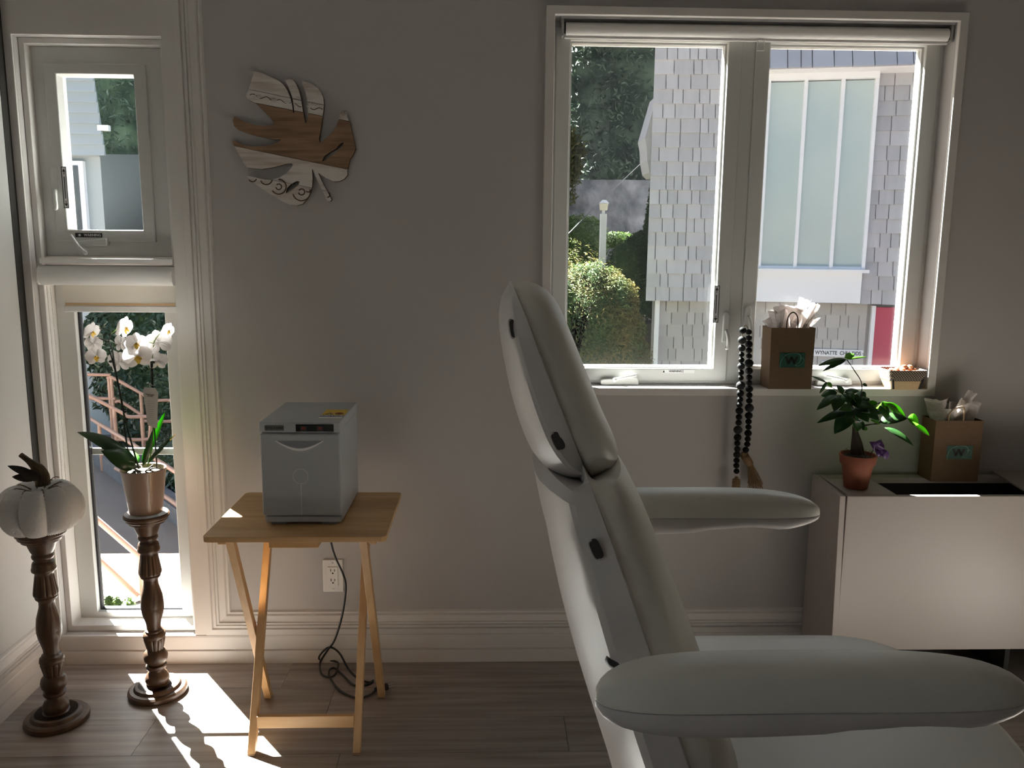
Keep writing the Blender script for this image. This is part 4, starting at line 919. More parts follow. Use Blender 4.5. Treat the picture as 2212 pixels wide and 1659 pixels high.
# ------------------------------------------------------------------ gift bags
def gift_bag(label, x0, x1, y0, y1, z0, z1, flare, sticker, cordm, tissue_sheets, handle):
    c = V(((x0 + x1) / 2, (y0 + y1) / 2, z0)); g = thing('gift_bag', label, 'gift bag', c, 'kraft paper gift bags')
    hx, hy, h, t = (x1 - x0) / 2, (y1 - y0) / 2, z1 - z0, .0012
    R_ = lambda k, z, e=0: [(-hx * k + e, -hy + e, z), (hx * k - e, -hy + e, z), (hx * k - e, hy - e, z), (-hx * k + e, hy - e, z)]
    MB().rings([R_(1, 0), R_(1, h * .3), R_(flare, h), R_(flare, h, t), R_(1, .3 * h, t), R_(1, .002, t)]).build('bag_body', 'kraft', g)
    for s in (-1, 1):                             # gusset creases
        xs = s * (hx + .0006)
        MB().prism([V((xs, -hy, .001)), V((xs, hy, .001)), V((xs, 0, h * .22))], (s * .0004, 0, 0)).build('gusset_fold', 'kraft', g)
    sx, sz, sw, sh = sticker
    p = MB().box(sx - sw / 2, sx + sw / 2, -hy - .0012, -hy - .0002, sz - sh / 2, sz + sh / 2).build('sticker', 'sticker_green', g)
    yy = -hy - .0016
    text_obj('lettering', 'W', sh * .78, 'ink_black', p, front_at((sx - sw * .06, yy, sz - sh * .05)), extrude=.0002, bold=.0006, sx=1.05)
    text_obj('lettering', 'W', sh * .78, 'ink_black', p, front_at((sx - sw * .01, yy, sz - sh * .05)), extrude=.0002, bold=.0002, sx=1.05)
    pts = [(-.47, -.5), (-.46, -.2), (-.36, .2), (-.15, .44), (.12, .49), (.28, .38), (.34, .12), (.26, -.18), (.12, -.34), (.28, -.36), (.42, -.18), (.45, .06), (.36, .18), (.28, .08)]
    MB().tube([V((sx + a * sw, yy + .0006, sz + b * sh)) for a, b in pts], [.0008] * 3 + [.0012] * 4 + [.0007] * 7, 6, smooth=4, flat=.5).build('swirl', 'swirl_pale', p, smooth=True)
    hw, hh, dx, lean = handle
    for yb, in ((-hy + .002,), (hy - .002,)):
        pp_ = [V((dx - hw, yb, h - .02)), V((dx - hw, yb, h + hh * .35)), V((dx - hw * .72, yb + lean * .5, h + hh * .8)), V((dx, yb + lean, h + hh)), V((dx + hw * .72, yb + lean * .5, h + hh * .8)), V((dx + hw, yb, h + hh * .35)), V((dx + hw, yb, h - .02))]
        MB().tube(pp_, .0022, 8, smooth=5).build('handle', cordm, g, smooth=True)
    rnd = random.Random(11)
    for (ax, az, bx, bz, w, yy_, crv) in tissue_sheets:
        a = V((ax, yy_, az)); b = V((bx, yy_ + rnd.uniform(-.015, .015), bz)); d = b - a; s = d.cross(V((0, 1, 0))).normalized(); ph = rnd.uniform(0, 6)
        def fn(u, v, a=a, d=d, s=s, w=w, crv=crv, ph=ph):
            x = v - .5; return a + d * u + s * (x * w * (.45 + .75 * u)) + V((0, 1, 0)) * (crv * (x * x * 4 - .4) * u + .006 * math.sin(7 * x + ph + 3 * u) + .002 * math.sin(15 * u + 7 * x + ph)) + d.normalized() * (.008 * noise.noise(V((x * 9, ph, u * 3))) * u)
        m = MB(); m.grid(fn, 9, 11); o = m.build('tissue_paper', 'tissue', g, solid=.0005)
    return g
b1 = on_y(1660, 840, -.030); b2 = on_y(1752, 841, -.030)
tl = on_y(1660, 708, -.030)
gift_bag('brown gift bag on the window sill with pale tissue rising from it', b1.x, b2.x, -.030, .056, .9525, tl.z, 1.03, (.002, .095, .083, .048), 'brown_cord',
         [(-.03, .17, -.045, .255, .05, -.012, .02), (-.01, .17, -.012, .268, .085, -.018, -.025), (.02, .17, .035, .262, .09, -.008, .02), (.03, .17, .062, .245, .07, .012, -.02), (.02, .17, .058, .290, .035, .022, .01), (.04, .17, .082, .276, .03, .0, .008), (-.02, .17, -.055, .235, .06, .02, .02), (.0, .17, .01, .245, .10, .03, .015)], (.0178, .050, -.004, 0))
z2 = on_y(2075, 909, -.111).z
gift_bag('brown gift bag standing on the low cabinet with white tissue', 1.4375, 1.5925, -.111, -.027, CZ, z2, 1.0, (.008, .097, .084, .045), 'kraft_cord',
         [(-.035, .17, -.040, .262, .07, .02, .03), (-.04, .17, -.045, .225, .06, -.02, .01), (-.02, .18, .03, .260, .035, -.018, .008), (.0, .18, .055, .288, .03, .0, .006), (.05, .17, .060, .258, .05, -.01, .012), (.0, .17, .0, .235, .09, -.008, .02), (.02, .17, .03, .25, .08, .03, -.02)], (.024, .050, -.012, -.022))

# ------------------------------------------------------------------ money tree in a terracotta pot
mt_c = on_z(1855, 1050, CZ); mt_c = V((1.162, -.176, CZ))
mtree = thing('money_tree', 'small green money tree in a terracotta pot on the low cabinet', 'potted plant', mt_c)
MB().lathe([(0, 0), (.034, 0), (.0355, .002), (.0475, .078), (.0525, .0785), (.0565, .106), (.0555, .108), (.0515, .107), (.0495, .09), (0, .089)], seg=40).build('pot', 'terracotta', mtree, smooth='auto', angle=40)
MB().lathe([(0, .0895), (.0494, .0895), (.045, .099), (.025, .106), (0, .108)], seg=20, mod=lambda k, a, z: 1 + .05 * math.sin(4 * a + 2 * k)).build('soil', 'soil', mtree, smooth=True)
MY = mt_c.y
def mp_(x, y, dy=0.0): return on_y(1750 + x / 4.607, 720 + y / 4.607, MY + dy) - mt_c
MB().tube([V((-.004, 0, .098)), mp_(455, 1120), mp_(445, 1020), mp_(440, 940), mp_(425, 740)], [.019, .015, .009, .006, .003], 10, smooth=4).build('trunk', 'bark', mtree, smooth=True)
MB().tube([V((.012, .006, .1)), mp_(490, 1100, .006), mp_(465, 1000), mp_(450, 930)], [.014, .010, .006, .004], 8, smooth=4).build('trunk', 'bark', mtree, smooth=True)
for pth, r in (([(430, 760), (485, 700), (515, 510), (440, 370), (365, 262)], .0016), ([(445, 990), (520, 920), (690, 900)], .0020), ([(460, 960), (540, 925), (700, 885)], .0014), ([(425, 740), (380, 660), (315, 600)], .0018), ([(315, 600), (220, 540), (160, 488)], .0013), ([(430, 800), (560, 740), (700, 690)], .0016), ([(690, 890), (800, 870), (965, 845)], .0012)):
    MB().tube([mp_(*q) for q in pth], r, 6, smooth=5).build('branch', 'bark', mtree, smooth=True)
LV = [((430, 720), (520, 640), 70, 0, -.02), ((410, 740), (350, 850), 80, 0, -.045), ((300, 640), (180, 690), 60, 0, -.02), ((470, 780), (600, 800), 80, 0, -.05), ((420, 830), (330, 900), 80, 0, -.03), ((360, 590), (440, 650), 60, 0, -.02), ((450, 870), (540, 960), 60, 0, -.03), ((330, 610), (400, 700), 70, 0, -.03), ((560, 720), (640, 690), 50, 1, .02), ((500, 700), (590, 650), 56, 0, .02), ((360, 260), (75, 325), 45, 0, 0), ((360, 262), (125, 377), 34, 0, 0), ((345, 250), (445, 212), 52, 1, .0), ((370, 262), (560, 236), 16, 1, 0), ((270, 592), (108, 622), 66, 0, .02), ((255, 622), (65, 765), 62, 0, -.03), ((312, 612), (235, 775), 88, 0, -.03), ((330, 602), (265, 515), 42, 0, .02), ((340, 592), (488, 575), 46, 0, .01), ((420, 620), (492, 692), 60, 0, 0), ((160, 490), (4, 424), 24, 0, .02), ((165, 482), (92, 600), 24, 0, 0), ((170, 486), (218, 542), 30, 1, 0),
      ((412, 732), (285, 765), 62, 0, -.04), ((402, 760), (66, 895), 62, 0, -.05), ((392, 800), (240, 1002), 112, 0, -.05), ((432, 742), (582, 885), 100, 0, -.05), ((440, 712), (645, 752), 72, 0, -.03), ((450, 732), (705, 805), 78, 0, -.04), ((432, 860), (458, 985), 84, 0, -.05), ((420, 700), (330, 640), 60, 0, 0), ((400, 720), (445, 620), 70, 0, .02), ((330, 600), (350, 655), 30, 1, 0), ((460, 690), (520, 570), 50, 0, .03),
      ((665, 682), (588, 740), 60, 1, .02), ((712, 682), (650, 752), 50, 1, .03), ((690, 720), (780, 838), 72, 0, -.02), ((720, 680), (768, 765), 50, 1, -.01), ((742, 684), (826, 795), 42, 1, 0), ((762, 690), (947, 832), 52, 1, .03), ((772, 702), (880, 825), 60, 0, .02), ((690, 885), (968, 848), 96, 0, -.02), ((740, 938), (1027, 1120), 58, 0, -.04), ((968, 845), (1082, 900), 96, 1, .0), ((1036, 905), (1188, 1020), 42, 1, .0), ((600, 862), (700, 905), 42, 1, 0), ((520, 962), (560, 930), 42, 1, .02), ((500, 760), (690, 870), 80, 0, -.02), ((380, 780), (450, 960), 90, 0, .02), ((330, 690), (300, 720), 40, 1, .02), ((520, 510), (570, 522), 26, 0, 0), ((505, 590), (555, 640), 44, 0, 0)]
rnd = random.Random(5)
for (b, t_, w, lit, dy) in LV:
    m = MB(); bb_ = mp_(*b); tt = mp_(*t_, dy)
    blade(m, bb_, tt, w / 4.607 * .00143 * 1.45, (rnd.uniform(-.3, .3), -.75, .6 + rnd.uniform(-.2, .3)), fold=.30, droop=rnd.uniform(.02, .09), n=9, shape=.8)
    m.build('leaf', 'money_leaf_lit' if lit else 'money_leaf', mtree, smooth=True, solid=.0007)
bow = mp_(640, 1140, -.02)
MB().tube([V((.030, -.012, .10)), bow], .0012, 6).build('bow_pick', 'bark', mtree)
for k, (dx, dz, w) in enumerate(((-.012, .012, .022), (.008, .016, .024), (.016, -.004, .022), (.010, -.018, .014), (.024, -.022, .016))):
    m = MB(); blade(m, bow, bow + V((dx * 1.9, -.010 + .004 * k, dz * 1.8)), w * 1.5, (0, -1, .3), fold=.6, droop=.3, n=8); m.build('satin_bow', 'purple_satin', mtree, smooth=True, solid=.0008)
m = MB()
for k in range(26):
    a = rnd.uniform(0, 2 * PI); r = rnd.uniform(.02, .047); p = V((r * math.cos(a), r * math.sin(a), .100)); m.tube([p, p + V((rnd.uniform(-.012, .012), rnd.uniform(-.012, .012), rnd.uniform(.006, .022))), p + V((rnd.uniform(-.02, .02), rnd.uniform(-.02, .02), rnd.uniform(.0, .01)))], .0005, 4, smooth=4)
o = m.build('dry_moss', 'pumpkin_stem', mtree); o['kind'] = 'stuff'

# ------------------------------------------------------------------ basket with nuts on the sill
gm = MATS['gingham']; nt = gm.node_tree; N_, L_ = nt.nodes, nt.links
tc = N_.new('ShaderNodeTexCoord'); mpn = N_.new('ShaderNodeMapping'); mpn.inputs['Scale'].default_value = (1, 1, 1)
ck = N_.new('ShaderNodeTexChecker'); ck.inputs['Scale'].default_value = 230; ck.inputs['Color1'].default_value = (.02, .014, .012, 1); ck.inputs['Color2'].default_value = (.42, .33, .27, 1)
L_.new(tc.outputs['Object'], mpn.inputs['Vector']); L_.new(mpn.outputs[0], ck.inputs['Vector']); L_.new(ck.outputs['Color'], gm.node_tree.nodes['Principled BSDF'].inputs['Base Color'])
BC = V((1.372, .004, .9522))
bk = thing('berry_basket', 'small chip wood basket lined with checked cloth in the sill corner', 'basket', BC)
def rr(hx, hy, z, r=.012, n=5, cx=0, cy=0):
    out = []
    for (sx_, sy_, a0) in ((1, 1, 0), (-1, 1, PI / 2), (-1, -1, PI), (1, -1, 1.5 * PI)):
        for k in range(n): a = a0 + PI / 2 * k / (n - 1); out.append((cx + sx_ * (hx - r) + r * math.cos(a), cy + sy_ * (hy - r) + r * math.sin(a), z))
    return out
MB().rings([rr(.046, .036, 0), rr(.056, .042, .034), rr(.0545, .0405, .034), rr(.045, .035, .003)]).build('basket_body', 'chip_wood', bk, smooth='auto')
MB().rings([rr(.0555, .042, .028), rr(.0625, .0475, .060), rr(.0625, .0475, .0645), rr(.0595, .0445, .064), rr(.053, .039, .028)]).build('cloth_band', 'gingham', bk, smooth='auto')
for sx_ in (-1, 1): MB().prism([V((sx_ * .0435 - .0035, -.0368, .002)), V((sx_ * .0435 + .0035, -.0368, .002)), V((sx_ * .050 + .0035, -.0428, .034)), V((sx_ * .050 - .0035, -.0428, .034))], (0, -.0012, 0)).build('corner_strip', 'shade_and_strip_dark', bk)
MB().rings([rr(.044, .034, .004), rr(.053, .039, .040)]).build('cloth_lining', 'gingham', bk)
k = 0
for (x, y, zz) in ((-.03, -.02, .052), (-.012, -.024, .054), (.008, -.022, .054), (.028, -.022, .053), (.044, -.018, .054), (-.038, .006, .053), (-.018, .002, .057), (.002, .0, .060), (.022, .002, .060), (.040, .006, .058), (-.024, .022, .055), (-.002, .022, .060), (.016, .024, .064), (.034, .024, .061), (.012, .008, .068), (.030, .012, .067)):
    red = k in (0, 1, 5, 6, 2, 10)
    o = MB().ellipsoid((0, 0, 0), (.0125, .010, .0088), 12, 8).build('nut', 'nut_red' if red else 'nut_brown', None, smooth=True, loc=BC + V((x, y, zz)))
    o.rotation_euler = (0, rnd.uniform(-.4, .4), rnd.uniform(0, 3)); tag(o, 'reddish nut heaped in the checked cloth basket' if red else 'tan nut heaped in the checked cloth basket', 'nut', 'nuts in the sill basket'); k += 1

# ------------------------------------------------------------------ dark dried sprigs behind the headrest
sg = thing('dried_sprigs', 'thin dark dried sprigs standing on the sill behind the headrest', 'dried flowers', (.285, .030, .9522))
for (x, y) in ((1238, 660), (1252, 652), (1262, 668), (1272, 664), (1244, 680), (1258, 690)):
    t_ = on_y(x, y, .03) - V((.285, .03, .9522)); b = V((rnd.uniform(-.006, .006), rnd.uniform(-.005, .005), 0))
    s = MB().tube([b, b.lerp(t_, .55) + V((rnd.uniform(-.006, .006), 0, 0)), t_], [.0016, .0012, .0007], 5, smooth=5).build('stem', 'sprig', sg)
    m = MB()
    for q in range(26):
        u = rnd.uniform(.45, 1.0); p = b.lerp(t_, u) + V((rnd.uniform(-.009, .009), rnd.uniform(-.006, .006), 0)); m.ellipsoid(p, (.0026, .0022, .0036), 6, 4)
    o = m.build('buds', 'sprig', s); o['kind'] = 'stuff'
# ------------------------------------------------------------------ outside: ground
tag(MB().box(-22, 22, .14, 40, -2.3, -2.0).build('ground', 'concrete'), 'pale sunlit concrete paving outside', 'ground', kind='structure')
tag(MB().prism([V((.2, 8.6, -2)), V((14, 8.6, -2)), V((14, 26, -2)), V((-12, 26, -2)), V((-12, 19, -2)), V((.2, 19, -2))], (0, 0, 2.4)).build('bank', 'earth'), 'earth bank behind the shingled house', 'bank', kind='structure')
# ------------------------------------------------------------------ shingled house
h1 = thing('shingled_house', 'grey shingled house across the way with a tall three pane window and red door', 'house', (2.03, 7.82, -2.0))
HO = V((2.03, 7.82, -2.0))
P0, P1, P2 = V((2.03, 7.82, 0)), V((3.14, 7.75, 0)), V((6.2, 7.10, 0))
ZO, ZT = .763, 4.7
def hb(pl, z0, z1, name, m): MB().prism([V((p.x, p.y, z0)) - HO for p in pl], (0, 0, z1 - z0)).build(name, m, h1)
hb([P0, P1, P2, V((6.2, 11, 0)), V((3.5, 11, 0))], ZO, ZT, 'upper_wall', 'shingle_back')
IN = V((0, .14, 0))
hb([P0 + IN + V((.10, 0, 0)), P1 + IN, P2 + IN, V((6.2, 11, 0)), V((3.55, 11, 0))], -2.0, ZO, 'lower_wall', 'shingle_back')
SH = {}
rnd = random.Random(21)
def shingle_course(A, B, z, e, m, s0, s1, thick=.016, tilt=0.0, out=0.0, wmin=.10, wmax=.25):
    d = (B - A).normalized(); n = V((d.y, -d.x, 0)); rot = math.atan2(d.y, d.x); s = s0
    while s < s1 - .02:
        w = rnd.choice([.10, .125, .15, .175, .20, .24])
        if s1 - s - w < .07: w = s1 - s
        key = (round(w, 3), round(e, 3), m, round(tilt, 3))
        if key not in SH:
            hh = e * 1.12; g = .0055; t = math.tan(tilt) * hh
            mb = MB(); mb.add([(g, 0, 0), (w - g, 0, 0), (w - g, -thick - t, 0), (g, -thick - t, 0), (g, 0, hh), (w - g, 0, hh), (w - g, -.003, hh), (g, -.003, hh)], [(0, 1, 2, 3), (4, 7, 6, 5), (3, 2, 6, 7), (0, 4, 5, 1), (0, 3, 7, 4), (1, 5, 6, 2)])
            o = mb.build('shingle', m, h1); SH[key] = o.data
        else:
            o = bpy.data.objects.new('shingle', SH[key]); COL.objects.link(o); o.parent = h1
        p = A + d * s + n * out; o.location = V((p.x, p.y, z + rnd.uniform(-.003, .003))) - HO; o.rotation_euler = (0, 0, rot)
        s += w
E_ = .172
LA = (P1 - P0).length; LB = (P2 - P1).length
k = 0
while ZO + k * E_ < 3.95:
    z = ZO + k * E_; shingle_course(P0, P1, z, E_, 'shingle', -.02 + .012 * k / 18, LA, .034)
    if z < 3.40:
        shingle_course(P1, P2, z, E_, 'shingle', .10, .26, .034)
        shingle_course(P1, P2, z, E_, 'shingle', 1.50, 2.12, .034)
    k += 1
for k in range(3): shingle_course(P1, P2, 3.50 + .225 * k, .225, 'shingle_roof', .10, 2.16, .02, out=.30 - .10 * k, tilt=.36)
for k in range(6):
    shingle_course(P1 + IN, P2 + IN, ZO - .157 * (k + 1), .157, 'shingle_lower', .10, 1.66, .02)
    shingle_course(P0 + IN, P1 + IN, ZO - .157 * (k + 1), .157, 'shingle_lower', .15, 1.0, .02)
dB = (P2 - P1).normalized(); nB = V((dB.y, -dB.x, 0))
def onB(s, z, out=0.0): p = P1 + dB * s + nB * out; return V((p.x, p.y, z)) - HO
def boxB(s0, s1, z0, z1, o0, o1, name, m, parent=None, bevel=0.0):
    mb = MB(); mb.add([onB(s0, z0, o0), onB(s1, z0, o0), onB(s1, z0, o1), onB(s0, z0, o1), onB(s0, z1, o0), onB(s1, z1, o0), onB(s1, z1, o1), onB(s0, z1, o1)], [(0, 1, 2, 3), (4, 7, 6, 5), (0, 4, 5, 1), (1, 5, 6, 2), (2, 6, 7, 3), (3, 7, 4, 0)])
    return mb.build(name, m, parent or h1, bevel=bevel)
# tall window of three panes
boxB(.24, 1.50, 3.41, 3.50, .0, .16, 'window_header', 'house_white')
boxB(-.2, 2.10, 3.485, 3.515, .0, .34, 'soffit', 'house_white')
for s in (.24, .665, 1.085, 1.46): boxB(s, s + .04, 1.19, 3.41, .0, .15, 'window_post', 'house_white')
for i, s in enumerate((.28, .705, 1.125)): boxB(s, s + (.385 if i == 0 else .38 if i == 1 else .335), 1.215, 3.40, .0, .09, 'window_pane', 'frosted_pane')
boxB(.27, 1.47, 1.185, 1.22, .0, .13, 'window_rail', 'house_white')
boxB(.19, 1.54, 1.145, 1.185, .0, .20, 'window_sill', 'house_white')
boxB(.24, 1.48, .775, 1.145, .0, .12, 'window_apron', 'house_white')
# red door, corner board, sign
boxB(1.665, 1.71, -1.5, .74, -.13, -.05, 'door_frame', 'house_white')
dr_ = boxB(1.71, 2.55, -1.5, .72, -.14, -.08, 'door', 'red_door')
boxB(1.98, 2.06, .12, .40, -.08, -.06, 'door_knocker', 'black_plastic', dr_)
boxB(1.64, 2.65, -2, -1.5, -.13, .5, 'door_step', 'kerb')
MB().prism([V((2.16, 7.94, -2)) - HO, V((2.16, 7.88, -2)) - HO, V((2.21, 7.88, -2)) - HO, V((2.21, 7.94, -2)) - HO], (0, 0, ZO + 2)).build('corner_board', 'house_white', h1)
sgn = boxB(1.005, 1.610, .085, .175, -.115, -.09, 'sign_board', 'house_white')
rotB = math.atan2(dB.y, dB.x)
def matB(s, z, out): return Matrix.Translation(onB(s, z, out)) @ Matrix.Rotation(rotB, 4, 'Z') @ FRONT
text_obj('lettering', '· WYNATTE  CHU, DDS ·', .066, 'ink_grey', sgn, matB(1.307, .130, -.087), extrude=.001, bold=.0022, sx=.84)
nm_ = boxB(1.12, 1.40, -.10, .02, -.115, -.095, 'number_plate', 'house_white')
text_obj('lettering', '1   7', .10, 'ink_grey', nm_, matB(1.26, -.03, -.092), extrude=.001, bold=.002)
fp = [(1420, 205), (1393, 298), (1397, 318), (1398, 345), (1403, 372), (1412, 381), (1422, 381)]
for k in range(len(fp) - 2):
    a, b = fp[k], fp[k + 1]
    MB().prism([on_y(*a, 8.1) - HO, on_y(*b, 8.1) - HO, on_y(1424, b[1], 8.1) - HO, on_y(1424, a[1], 8.1) - HO], (0, .5, 0)).build('flared_course', 'shingle', h1)
MB().prism([V((1.9, 7.3, ZT)) - HO, V((6.5, 6.7, ZT)) - HO, V((6.5, 11.2, ZT)) - HO, V((3.4, 11.2, ZT)) - HO], (0, 0, .2)).build('roof', 'shingle_roof', h1)

# ------------------------------------------------------------------ siding house on the left
h2 = thing('siding_house', 'pale blue house with lap siding seen through the small upper window', 'house', (-11, 12, -2))
H2 = V((-11, 12, -2))
for k in range(12):
    z = 2.915 + k * .172; xr = -6.506 - .117 * min(1, k / 8); mb = MB()
    mb.add([(-11.0, 12.00, z), (xr, 12.00, z), (xr, 11.93, z), (-11.0, 11.93, z), (-11.0, 12.0, z + .180), (xr - .013, 12.0, z + .180), (xr - .013, 11.99, z + .180), (-11.0, 11.99, z + .180)], [(0, 1, 2, 3), (4, 7, 6, 5), (3, 2, 6, 7), (0, 4, 5, 1), (0, 3, 7, 4), (1, 5, 6, 2)])
    mb.v = [tuple(V(p) - H2) for p in mb.v]; mb.build('siding_board', 'siding_blue', h2)
def b2_(x0, x1, y0, y1, z0, z1, name, m, par=None): return MB().box(x0 + 11, x1 + 11, y0 - 12, y1 - 12, z0 + 2, z1 + 2).build(name, m, par or h2)
MB().prism([V(p) - H2 for p in ((-11, 12.0, 2.915), (-6.62, 12.0, 2.915), (-7.75, 14.4, 2.915), (-11, 14.4, 2.915))], (0, 0, 2.065)).build('upper_wall', 'siding_blue', h2)
MB().prism([V(p) - H2 for p in ((-11, 12.2, -2), (-6.70, 12.2, -2), (-7.75, 14.4, -2), (-11, 14.4, -2))], (0, 0, 4.915)).build('lower_wall', 'siding_blue', h2)
b2_(-6.60, -6.42, 11.95, 12.05, 3.32, 3.41, 'ledge', 'house_white')
wf = b2_(-7.47, -6.96, 12.1, 12.2, 1.26, 2.83, 'window_frame', 'house_white'); b2_(-7.38, -7.04, 12.07, 12.12, 1.34, 2.75, 'window_pane', 'dark_pane', wf)
MB().prism([V(p) - H2 for p in ((-11.2, 11.85, 4.98), (-6.5, 11.85, 4.98), (-7.6, 14.6, 4.98), (-11.2, 14.6, 4.98))], (0, 0, .12)).build('roof', 'shingle_roof', h2)
gr = thing('reflection_roof', 'added grey speckled roof standing in for a glass reflection beside the pale blue house', 'roof', (-6.0, 14.8, -2))  # slope added where the pane carries a hazy grey reflection
GO = V((-6.0, 14.8, -2))
MB().rings([[V(p) - GO for p in ((-9.5, 14.9, 1.5), (-4.0, 14.9, 1.5), (-4.0, 15.05, 1.45), (-9.5, 15.05, 1.45))], [V(p) - GO for p in ((-9.5, 16.6, 3.42), (-4.0, 16.6, 3.42), (-4.0, 16.75, 3.36), (-9.5, 16.75, 3.36))]]).build('roof_slab', 'reflection_grey', gr)
MB().box(-3.3, 1.8, .3, 1.7, 0, 3.45).build('shed_wall', 'shingle_back', gr)

# ------------------------------------------------------------------ trees, bushes
def tree(label, x, y, r, h, n, size, seed, base=-2.0, m='conifer', name='conifer_tree'):
    t = thing(name, label, 'tree', (x, y, base), 'dark trees behind the houses')
    MB().lathe([(r * .05 + .08, 0), (.06, h * .9)], seg=8).build('trunk', 'trunk', t)
    MB().lathe([(.05, h * .06), (r * .80, h * .08), (r * .62, h * .4), (r * .33, h * .75), (.02, h * .97)], seg=14, mod=lambda k, a, z: 1 + .12 * math.sin(5 * a + k)).build('inner_foliage', 'conifer', t)
    leaf_cloud('foliage', m, t, n, size, cone_fn((0, 0, h * .05), r, h * .95, .25, .78), .35, seed, up=-.1)
tree('broad dark conifer rising behind the stone wall', 2.9, 16.6, 3.0, 14, 70000, .11, 1, base=.4)
tree('dark conifer hidden mostly by the shingled house', 8.6, 18.0, 2.6, 14, 9000, .22, 2, base=.4)
tree('added unseen tall conifer that shades the lamp post and house corner', -2.8, 14.5, 2.5, 25, 9000, .26, 3)  # unseen tree added to block sun from the lamp post and house corner
tree('tall dark conifer above the added speckled roof', -10.2, 20.0, 3.8, 18, 60000, .14, 4)
tree('dark conifer behind the pale blue house', -17.2, 18.0, 2.7, 13, 5000, .26, 5)
tree('slim dark conifer between the two houses', -4.2, 25.0, 2.0, 13, 5000, .25, 6)
def bush(name, label, parts, m, n, size, seed, base, grp='garden bushes outside', aspect=.45, core='bush_dark'):
    t = thing(name, label, 'bush', base, grp); B = V(base)
    cm = MB(); 
    for i, (c, r) in enumerate(parts):
        MB().ellipsoid(V(c) - B, (r[0] * .86, r[1] * .86, r[2] * .86), 14, 10).build('inner_foliage', core, t, smooth=True)
        leaf_cloud('foliage', m, t, int(n / len(parts)), size, blob(V(c) - B, r, .84), aspect, seed + i)
    return t
bush('golden_arborvitae', 'large golden green arborvitae bush close outside the wide window', [((.35, 5.9, -.4), (1.42, 1.0, 1.95)), ((1.0, 5.9, .05), (.72, .75, 1.15)), ((1.12, 5.9, .5), (.52, .55, .78))], 'hedge_gold', 110000, .042, 30, (.6, 5.9, -2), aspect=.30)
q = on_y(1250, 520, 10.2); bush('round_bush', 'rounded bright green bush beside the lamp post', [((q.x, 10.2, q.z), (.48, .45, .40))], 'bush_green', 5000, .05, 40, (q.x, 10.2, .4))
q = on_y(1333, 512, 11.2); bush('low_hedge', 'low clipped light green hedge under the stone wall', [((q.x, 11.2, q.z - .05), (.34, .4, .13))], 'bush_green', 2500, .045, 41, (q.x, 11.2, .4))
q = on_y(1368, 575, 8.8); bush('dark_bush', 'rounded dark green bush right of the arborvitae', [((q.x - .05, 8.8, q.z), (.34, .3, .38)), ((q.x + .12, 8.85, q.z + .28), (.22, .22, .20))], 'bush_dark', 5000, .05, 42, (q.x, 8.8, .4))
tp = thing('cone_topiary', 'tall clipped cone shaped evergreen beside the shingled house', 'bush', (on_y(1414, 400, 9.0).x, 9.0, .4), 'garden bushes outside')
MB().lathe([(.18, .1), (.21, .4), (.04, 1.9)], seg=12).build('inner_foliage', 'bush_dark', tp)
leaf_cloud('foliage', 'bush_dark', tp, 6000, .05, cone_fn((0, 0, .05), .28, on_y(1410, 372, 9.0).z - .4, .05, .85), .45, 44)
wl_ = thing('weeping_tree', 'drooping yellow green branches at the left edge of the wide window', 'tree', (on_y(1215, 400, 8).x, 8.0, -2), 'garden bushes outside')
WB = V(wl_.location)
MB().tube([V((-.3, 0, 0)), V((-.3, 0, 3)), V((-.2, 0, 4.5)), V((.05, 0, 4.62))], [.07, .06, .03, .015], 8, smooth=4).build('trunk', 'trunk', wl_)
for i in range(9):
    a = on_y(1218 + i * 4.2, 268 + abs(i - 3) * 6 + rnd.uniform(0, 20), 8.0) - WB; L = rnd.uniform(.55, 1.05) * (1 if i < 7 else .5)
    def fn(r_, a=a, L=L): u = r_.random(); return a + V((r_.uniform(-.03, .03) + .02 * math.sin(6 * u), r_.uniform(-.1, .1), -u * L)), V((0, -1, -.2))
    br = MB().tube([a, a + V((.01, 0, -L * .5)), a + V((0, 0, -L))], .005, 5).build('branch', 'trunk', wl_)
    leaf_cloud('foliage', 'willow', br, 130, .075, fn, .32, 60 + i, up=-.9)
stw = thing('stone_wall', 'dark grey rough stone retaining wall behind the lamp post', 'wall', (1.5, 12.0, .4))
sm = MB()
def sfn(u, v): x = -2.6 + 6.2 * u; z = 2.2 * v; return V((x, -.06 + .10 * noise.noise(V((x * 2.2, z * 3.0, 1))), z))
sm.grid(sfn, 90, 34); sm.build('stone_face', 'stone', stw, smooth=True); MB().box(-2.6, 3.6, .05, .6, 0, 2.18).build('wall_core', 'stone', stw)
q = on_y(1302, 515, 9.6); t_ = on_y(1302, 432, 9.6)
lpz = thing('lamp_post', 'white garden lamp post with a small lantern', 'lamp', (q.x, 9.6, .4))
zz0 = on_y(1302, 462, 9.6).z - .4; zz1 = t_.z - .4
MB().box(-.045, .045, -.045, .045, 0, zz0).build('post', 'lamp_white', lpz, bevel=.005)
MB().box(-.02, .02, -.02, .02, zz0, zz0 + .05).build('neck', 'lamp_white', lpz)
MB().rings([[(-.05, -.05, zz0 + .05), (.05, -.05, zz0 + .05), (.05, .05, zz0 + .05), (-.05, .05, zz0 + .05)], [(-.06, -.06, zz1 - .05), (.06, -.06, zz1 - .05), (.06, .06, zz1 - .05), (-.06, .06, zz1 - .05)]]).build('lantern', 'lantern_glass', lpz, bevel=.006)
MB().rings([[(-.072, -.072, zz1 - .05), (.072, -.072, zz1 - .05), (.072, .072, zz1 - .05), (-.072, .072, zz1 - .05)], [(-.03, -.03, zz1), (.03, -.03, zz1), (.03, .03, zz1), (-.03, .03, zz1)]]).build('lantern_cap', 'lamp_white', lpz)
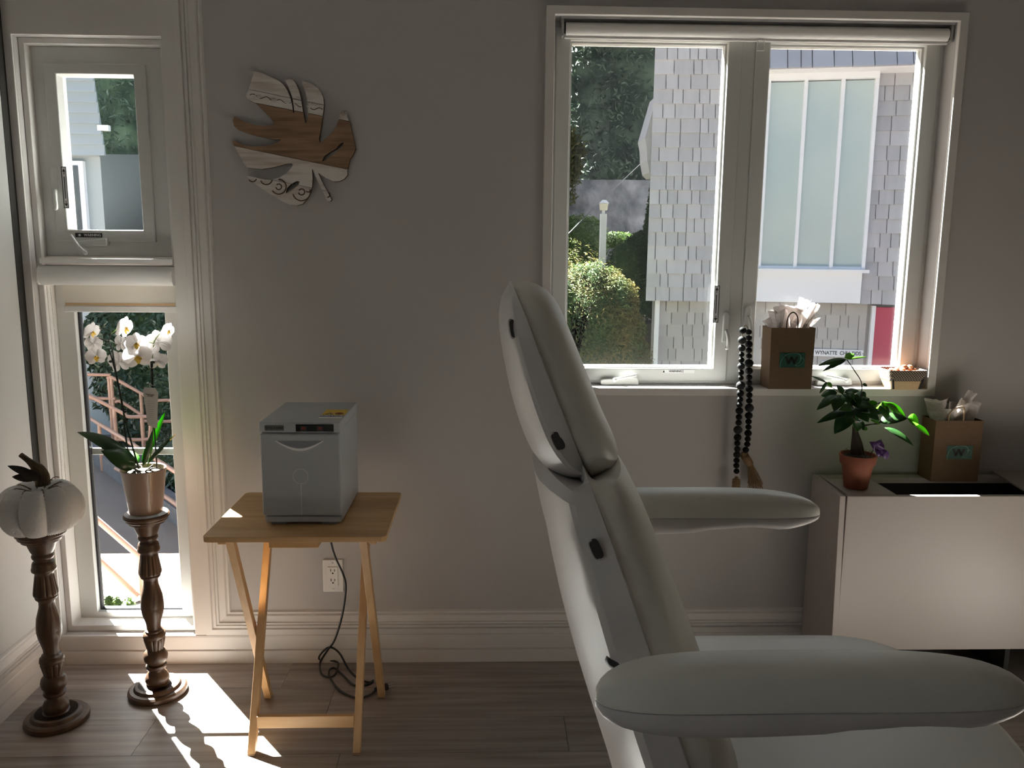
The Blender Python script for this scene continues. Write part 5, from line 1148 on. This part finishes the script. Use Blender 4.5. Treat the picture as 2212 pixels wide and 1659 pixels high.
tag(MB().tube([on_y(1228, 505, 6.6), on_y(1300, 432, 8.0), on_y(1398, 340, 9.8)], .006, 5).build('guy_wire', 'wire'), 'thin cable slanting across the garden view', 'wire')

# ------------------------------------------------------------------ ramp, kerb and handrails (through the tall window)
KA, KB = on_z(402, 1152, -2.0), on_z(196, 997, -2.0)
def on_kerb(px, py):
    d = ray(px, py); n = (KB - KA).cross(V((0, 0, 1))).normalized(); return CAM_POS + d * ((KA - CAM_POS).dot(n) / d.dot(n))
kd = (KB - KA).normalized(); kn = V((-kd.y, kd.x, 0)); kn = kn if kn.x > 0 else -kn
a0 = KA - kd * 2.5; b0 = KB + kd * 1.0
kz = V((0, 0, 0))
tag(MB().prism([a0, b0, b0 + kn * .22, a0 + kn * .22], (0, 0, .22)).build('kerb_wall', 'kerb'), 'low grey concrete kerb wall along the ramp', 'kerb')
PIPE = .028
def railing(label, paths, posts, pl, zfoot=-2.0):
    first = pl(*paths[0][0]); g = thing('handrail', label, 'handrail', (first.x, first.y, zfoot), 'salmon painted pipe handrails'); O = V((first.x, first.y, zfoot))
    for p in paths:
        MB().tube([pl(*q) - O for q in p], PIPE, 10, smooth=(5 if len(p) > 2 else 0)).build('rail', 'salmon_pipe', g, smooth='auto')
    for (x, y) in posts:
        t = pl(x, y) - O; MB().tube([V((t.x, t.y, 0)), t], PIPE, 10).build('post', 'salmon_pipe', g, smooth='auto')
railing('nearest salmon pipe handrail low in the tall window', [[(180, 1097), (304, 1204)], [(180, 1178), (300, 1287)]], [(303, 1202), (190, 1105)], lambda x, y: on_y(x, y, 5.0))
railing('salmon pipe handrail running along the kerb wall', [[(185, 897), (197, 905), (282, 957), (400, 1033)], [(250, 1012), (351, 1069), (400, 1105)]], [(214, 915), (392, 1028)], on_kerb)
YD = 11.0
railing('furthest salmon pipe handrail with looped ends', [[(190, 809), (239, 810)], [(190, 860), (250, 861)], [(232, 818), (236, 816), (250, 819), (307, 851), (330, 864), (366, 865), (374, 873), (374, 900), (366, 910), (307, 909)], [(250, 869), (262, 868), (307, 897)]], [(235, 818), (304, 849), (240, 812)], lambda x, y: on_y(x, y, YD))
railing('middle salmon pipe handrail with a rounded lower loop', [[(185, 851), (262, 891), (278, 900), (315, 900), (324, 908), (324, 938), (316, 949), (255, 949)]], [(247, 884), (306, 901)], lambda x, y: on_y(x, y, 9.9))
# planting
def strip_bush(label, seed, pts, r, n, m, size):
    c = sum((p for p in pts), V((0, 0, 0))) / len(pts)
    bush('ground_shrub', label, [(p, r) for p in pts], m, n, size, seed, (c.x, c.y, -2.0), 'leafy shrubs along the ramp', .5)
strip_bush('low leafy shrubs just behind the kerb wall', 70, [KA + kd * s + kn * o + V((0, 0, .30)) for s, o in ((-1.4, .75), (-.5, .75), (.4, .75), (1.3, .8), (2.2, .8), (.0, 1.5), (1.2, 1.6))], (.60, .55, .42), 15000, 'shrub_leaf', .085)
bs_ = [on_y(x, y, 11.72) for x, y in ((260, 740), (320, 730), (370, 760), (290, 830), (350, 850), (330, 920), (385, 900), (400, 800))]
bush('rhododendron', 'large dark leafy shrub filling the tall window behind the orchid', [(p, (.68, .5, .68)) for p in bs_], 'shrub_leaf', 26000, .13, 90, (bs_[0].x, 11.72, -2), 'leafy shrubs along the ramp', .42)
for i, (x, y) in enumerate(((236, 1308), (254, 1312), (282, 1314))):
    p = on_z(x, y + 6, -2.0); bush('small_weed', ('leftmost', 'middle', 'rightmost')[i] + ' of the small green plants at the foot of the tall window view', [((p.x, p.y, -1.93), (.04, .04, .07))], 'bush_green', 120, .035, 110 + i, (p.x, p.y, -2), 'small plants on the paving', .5)
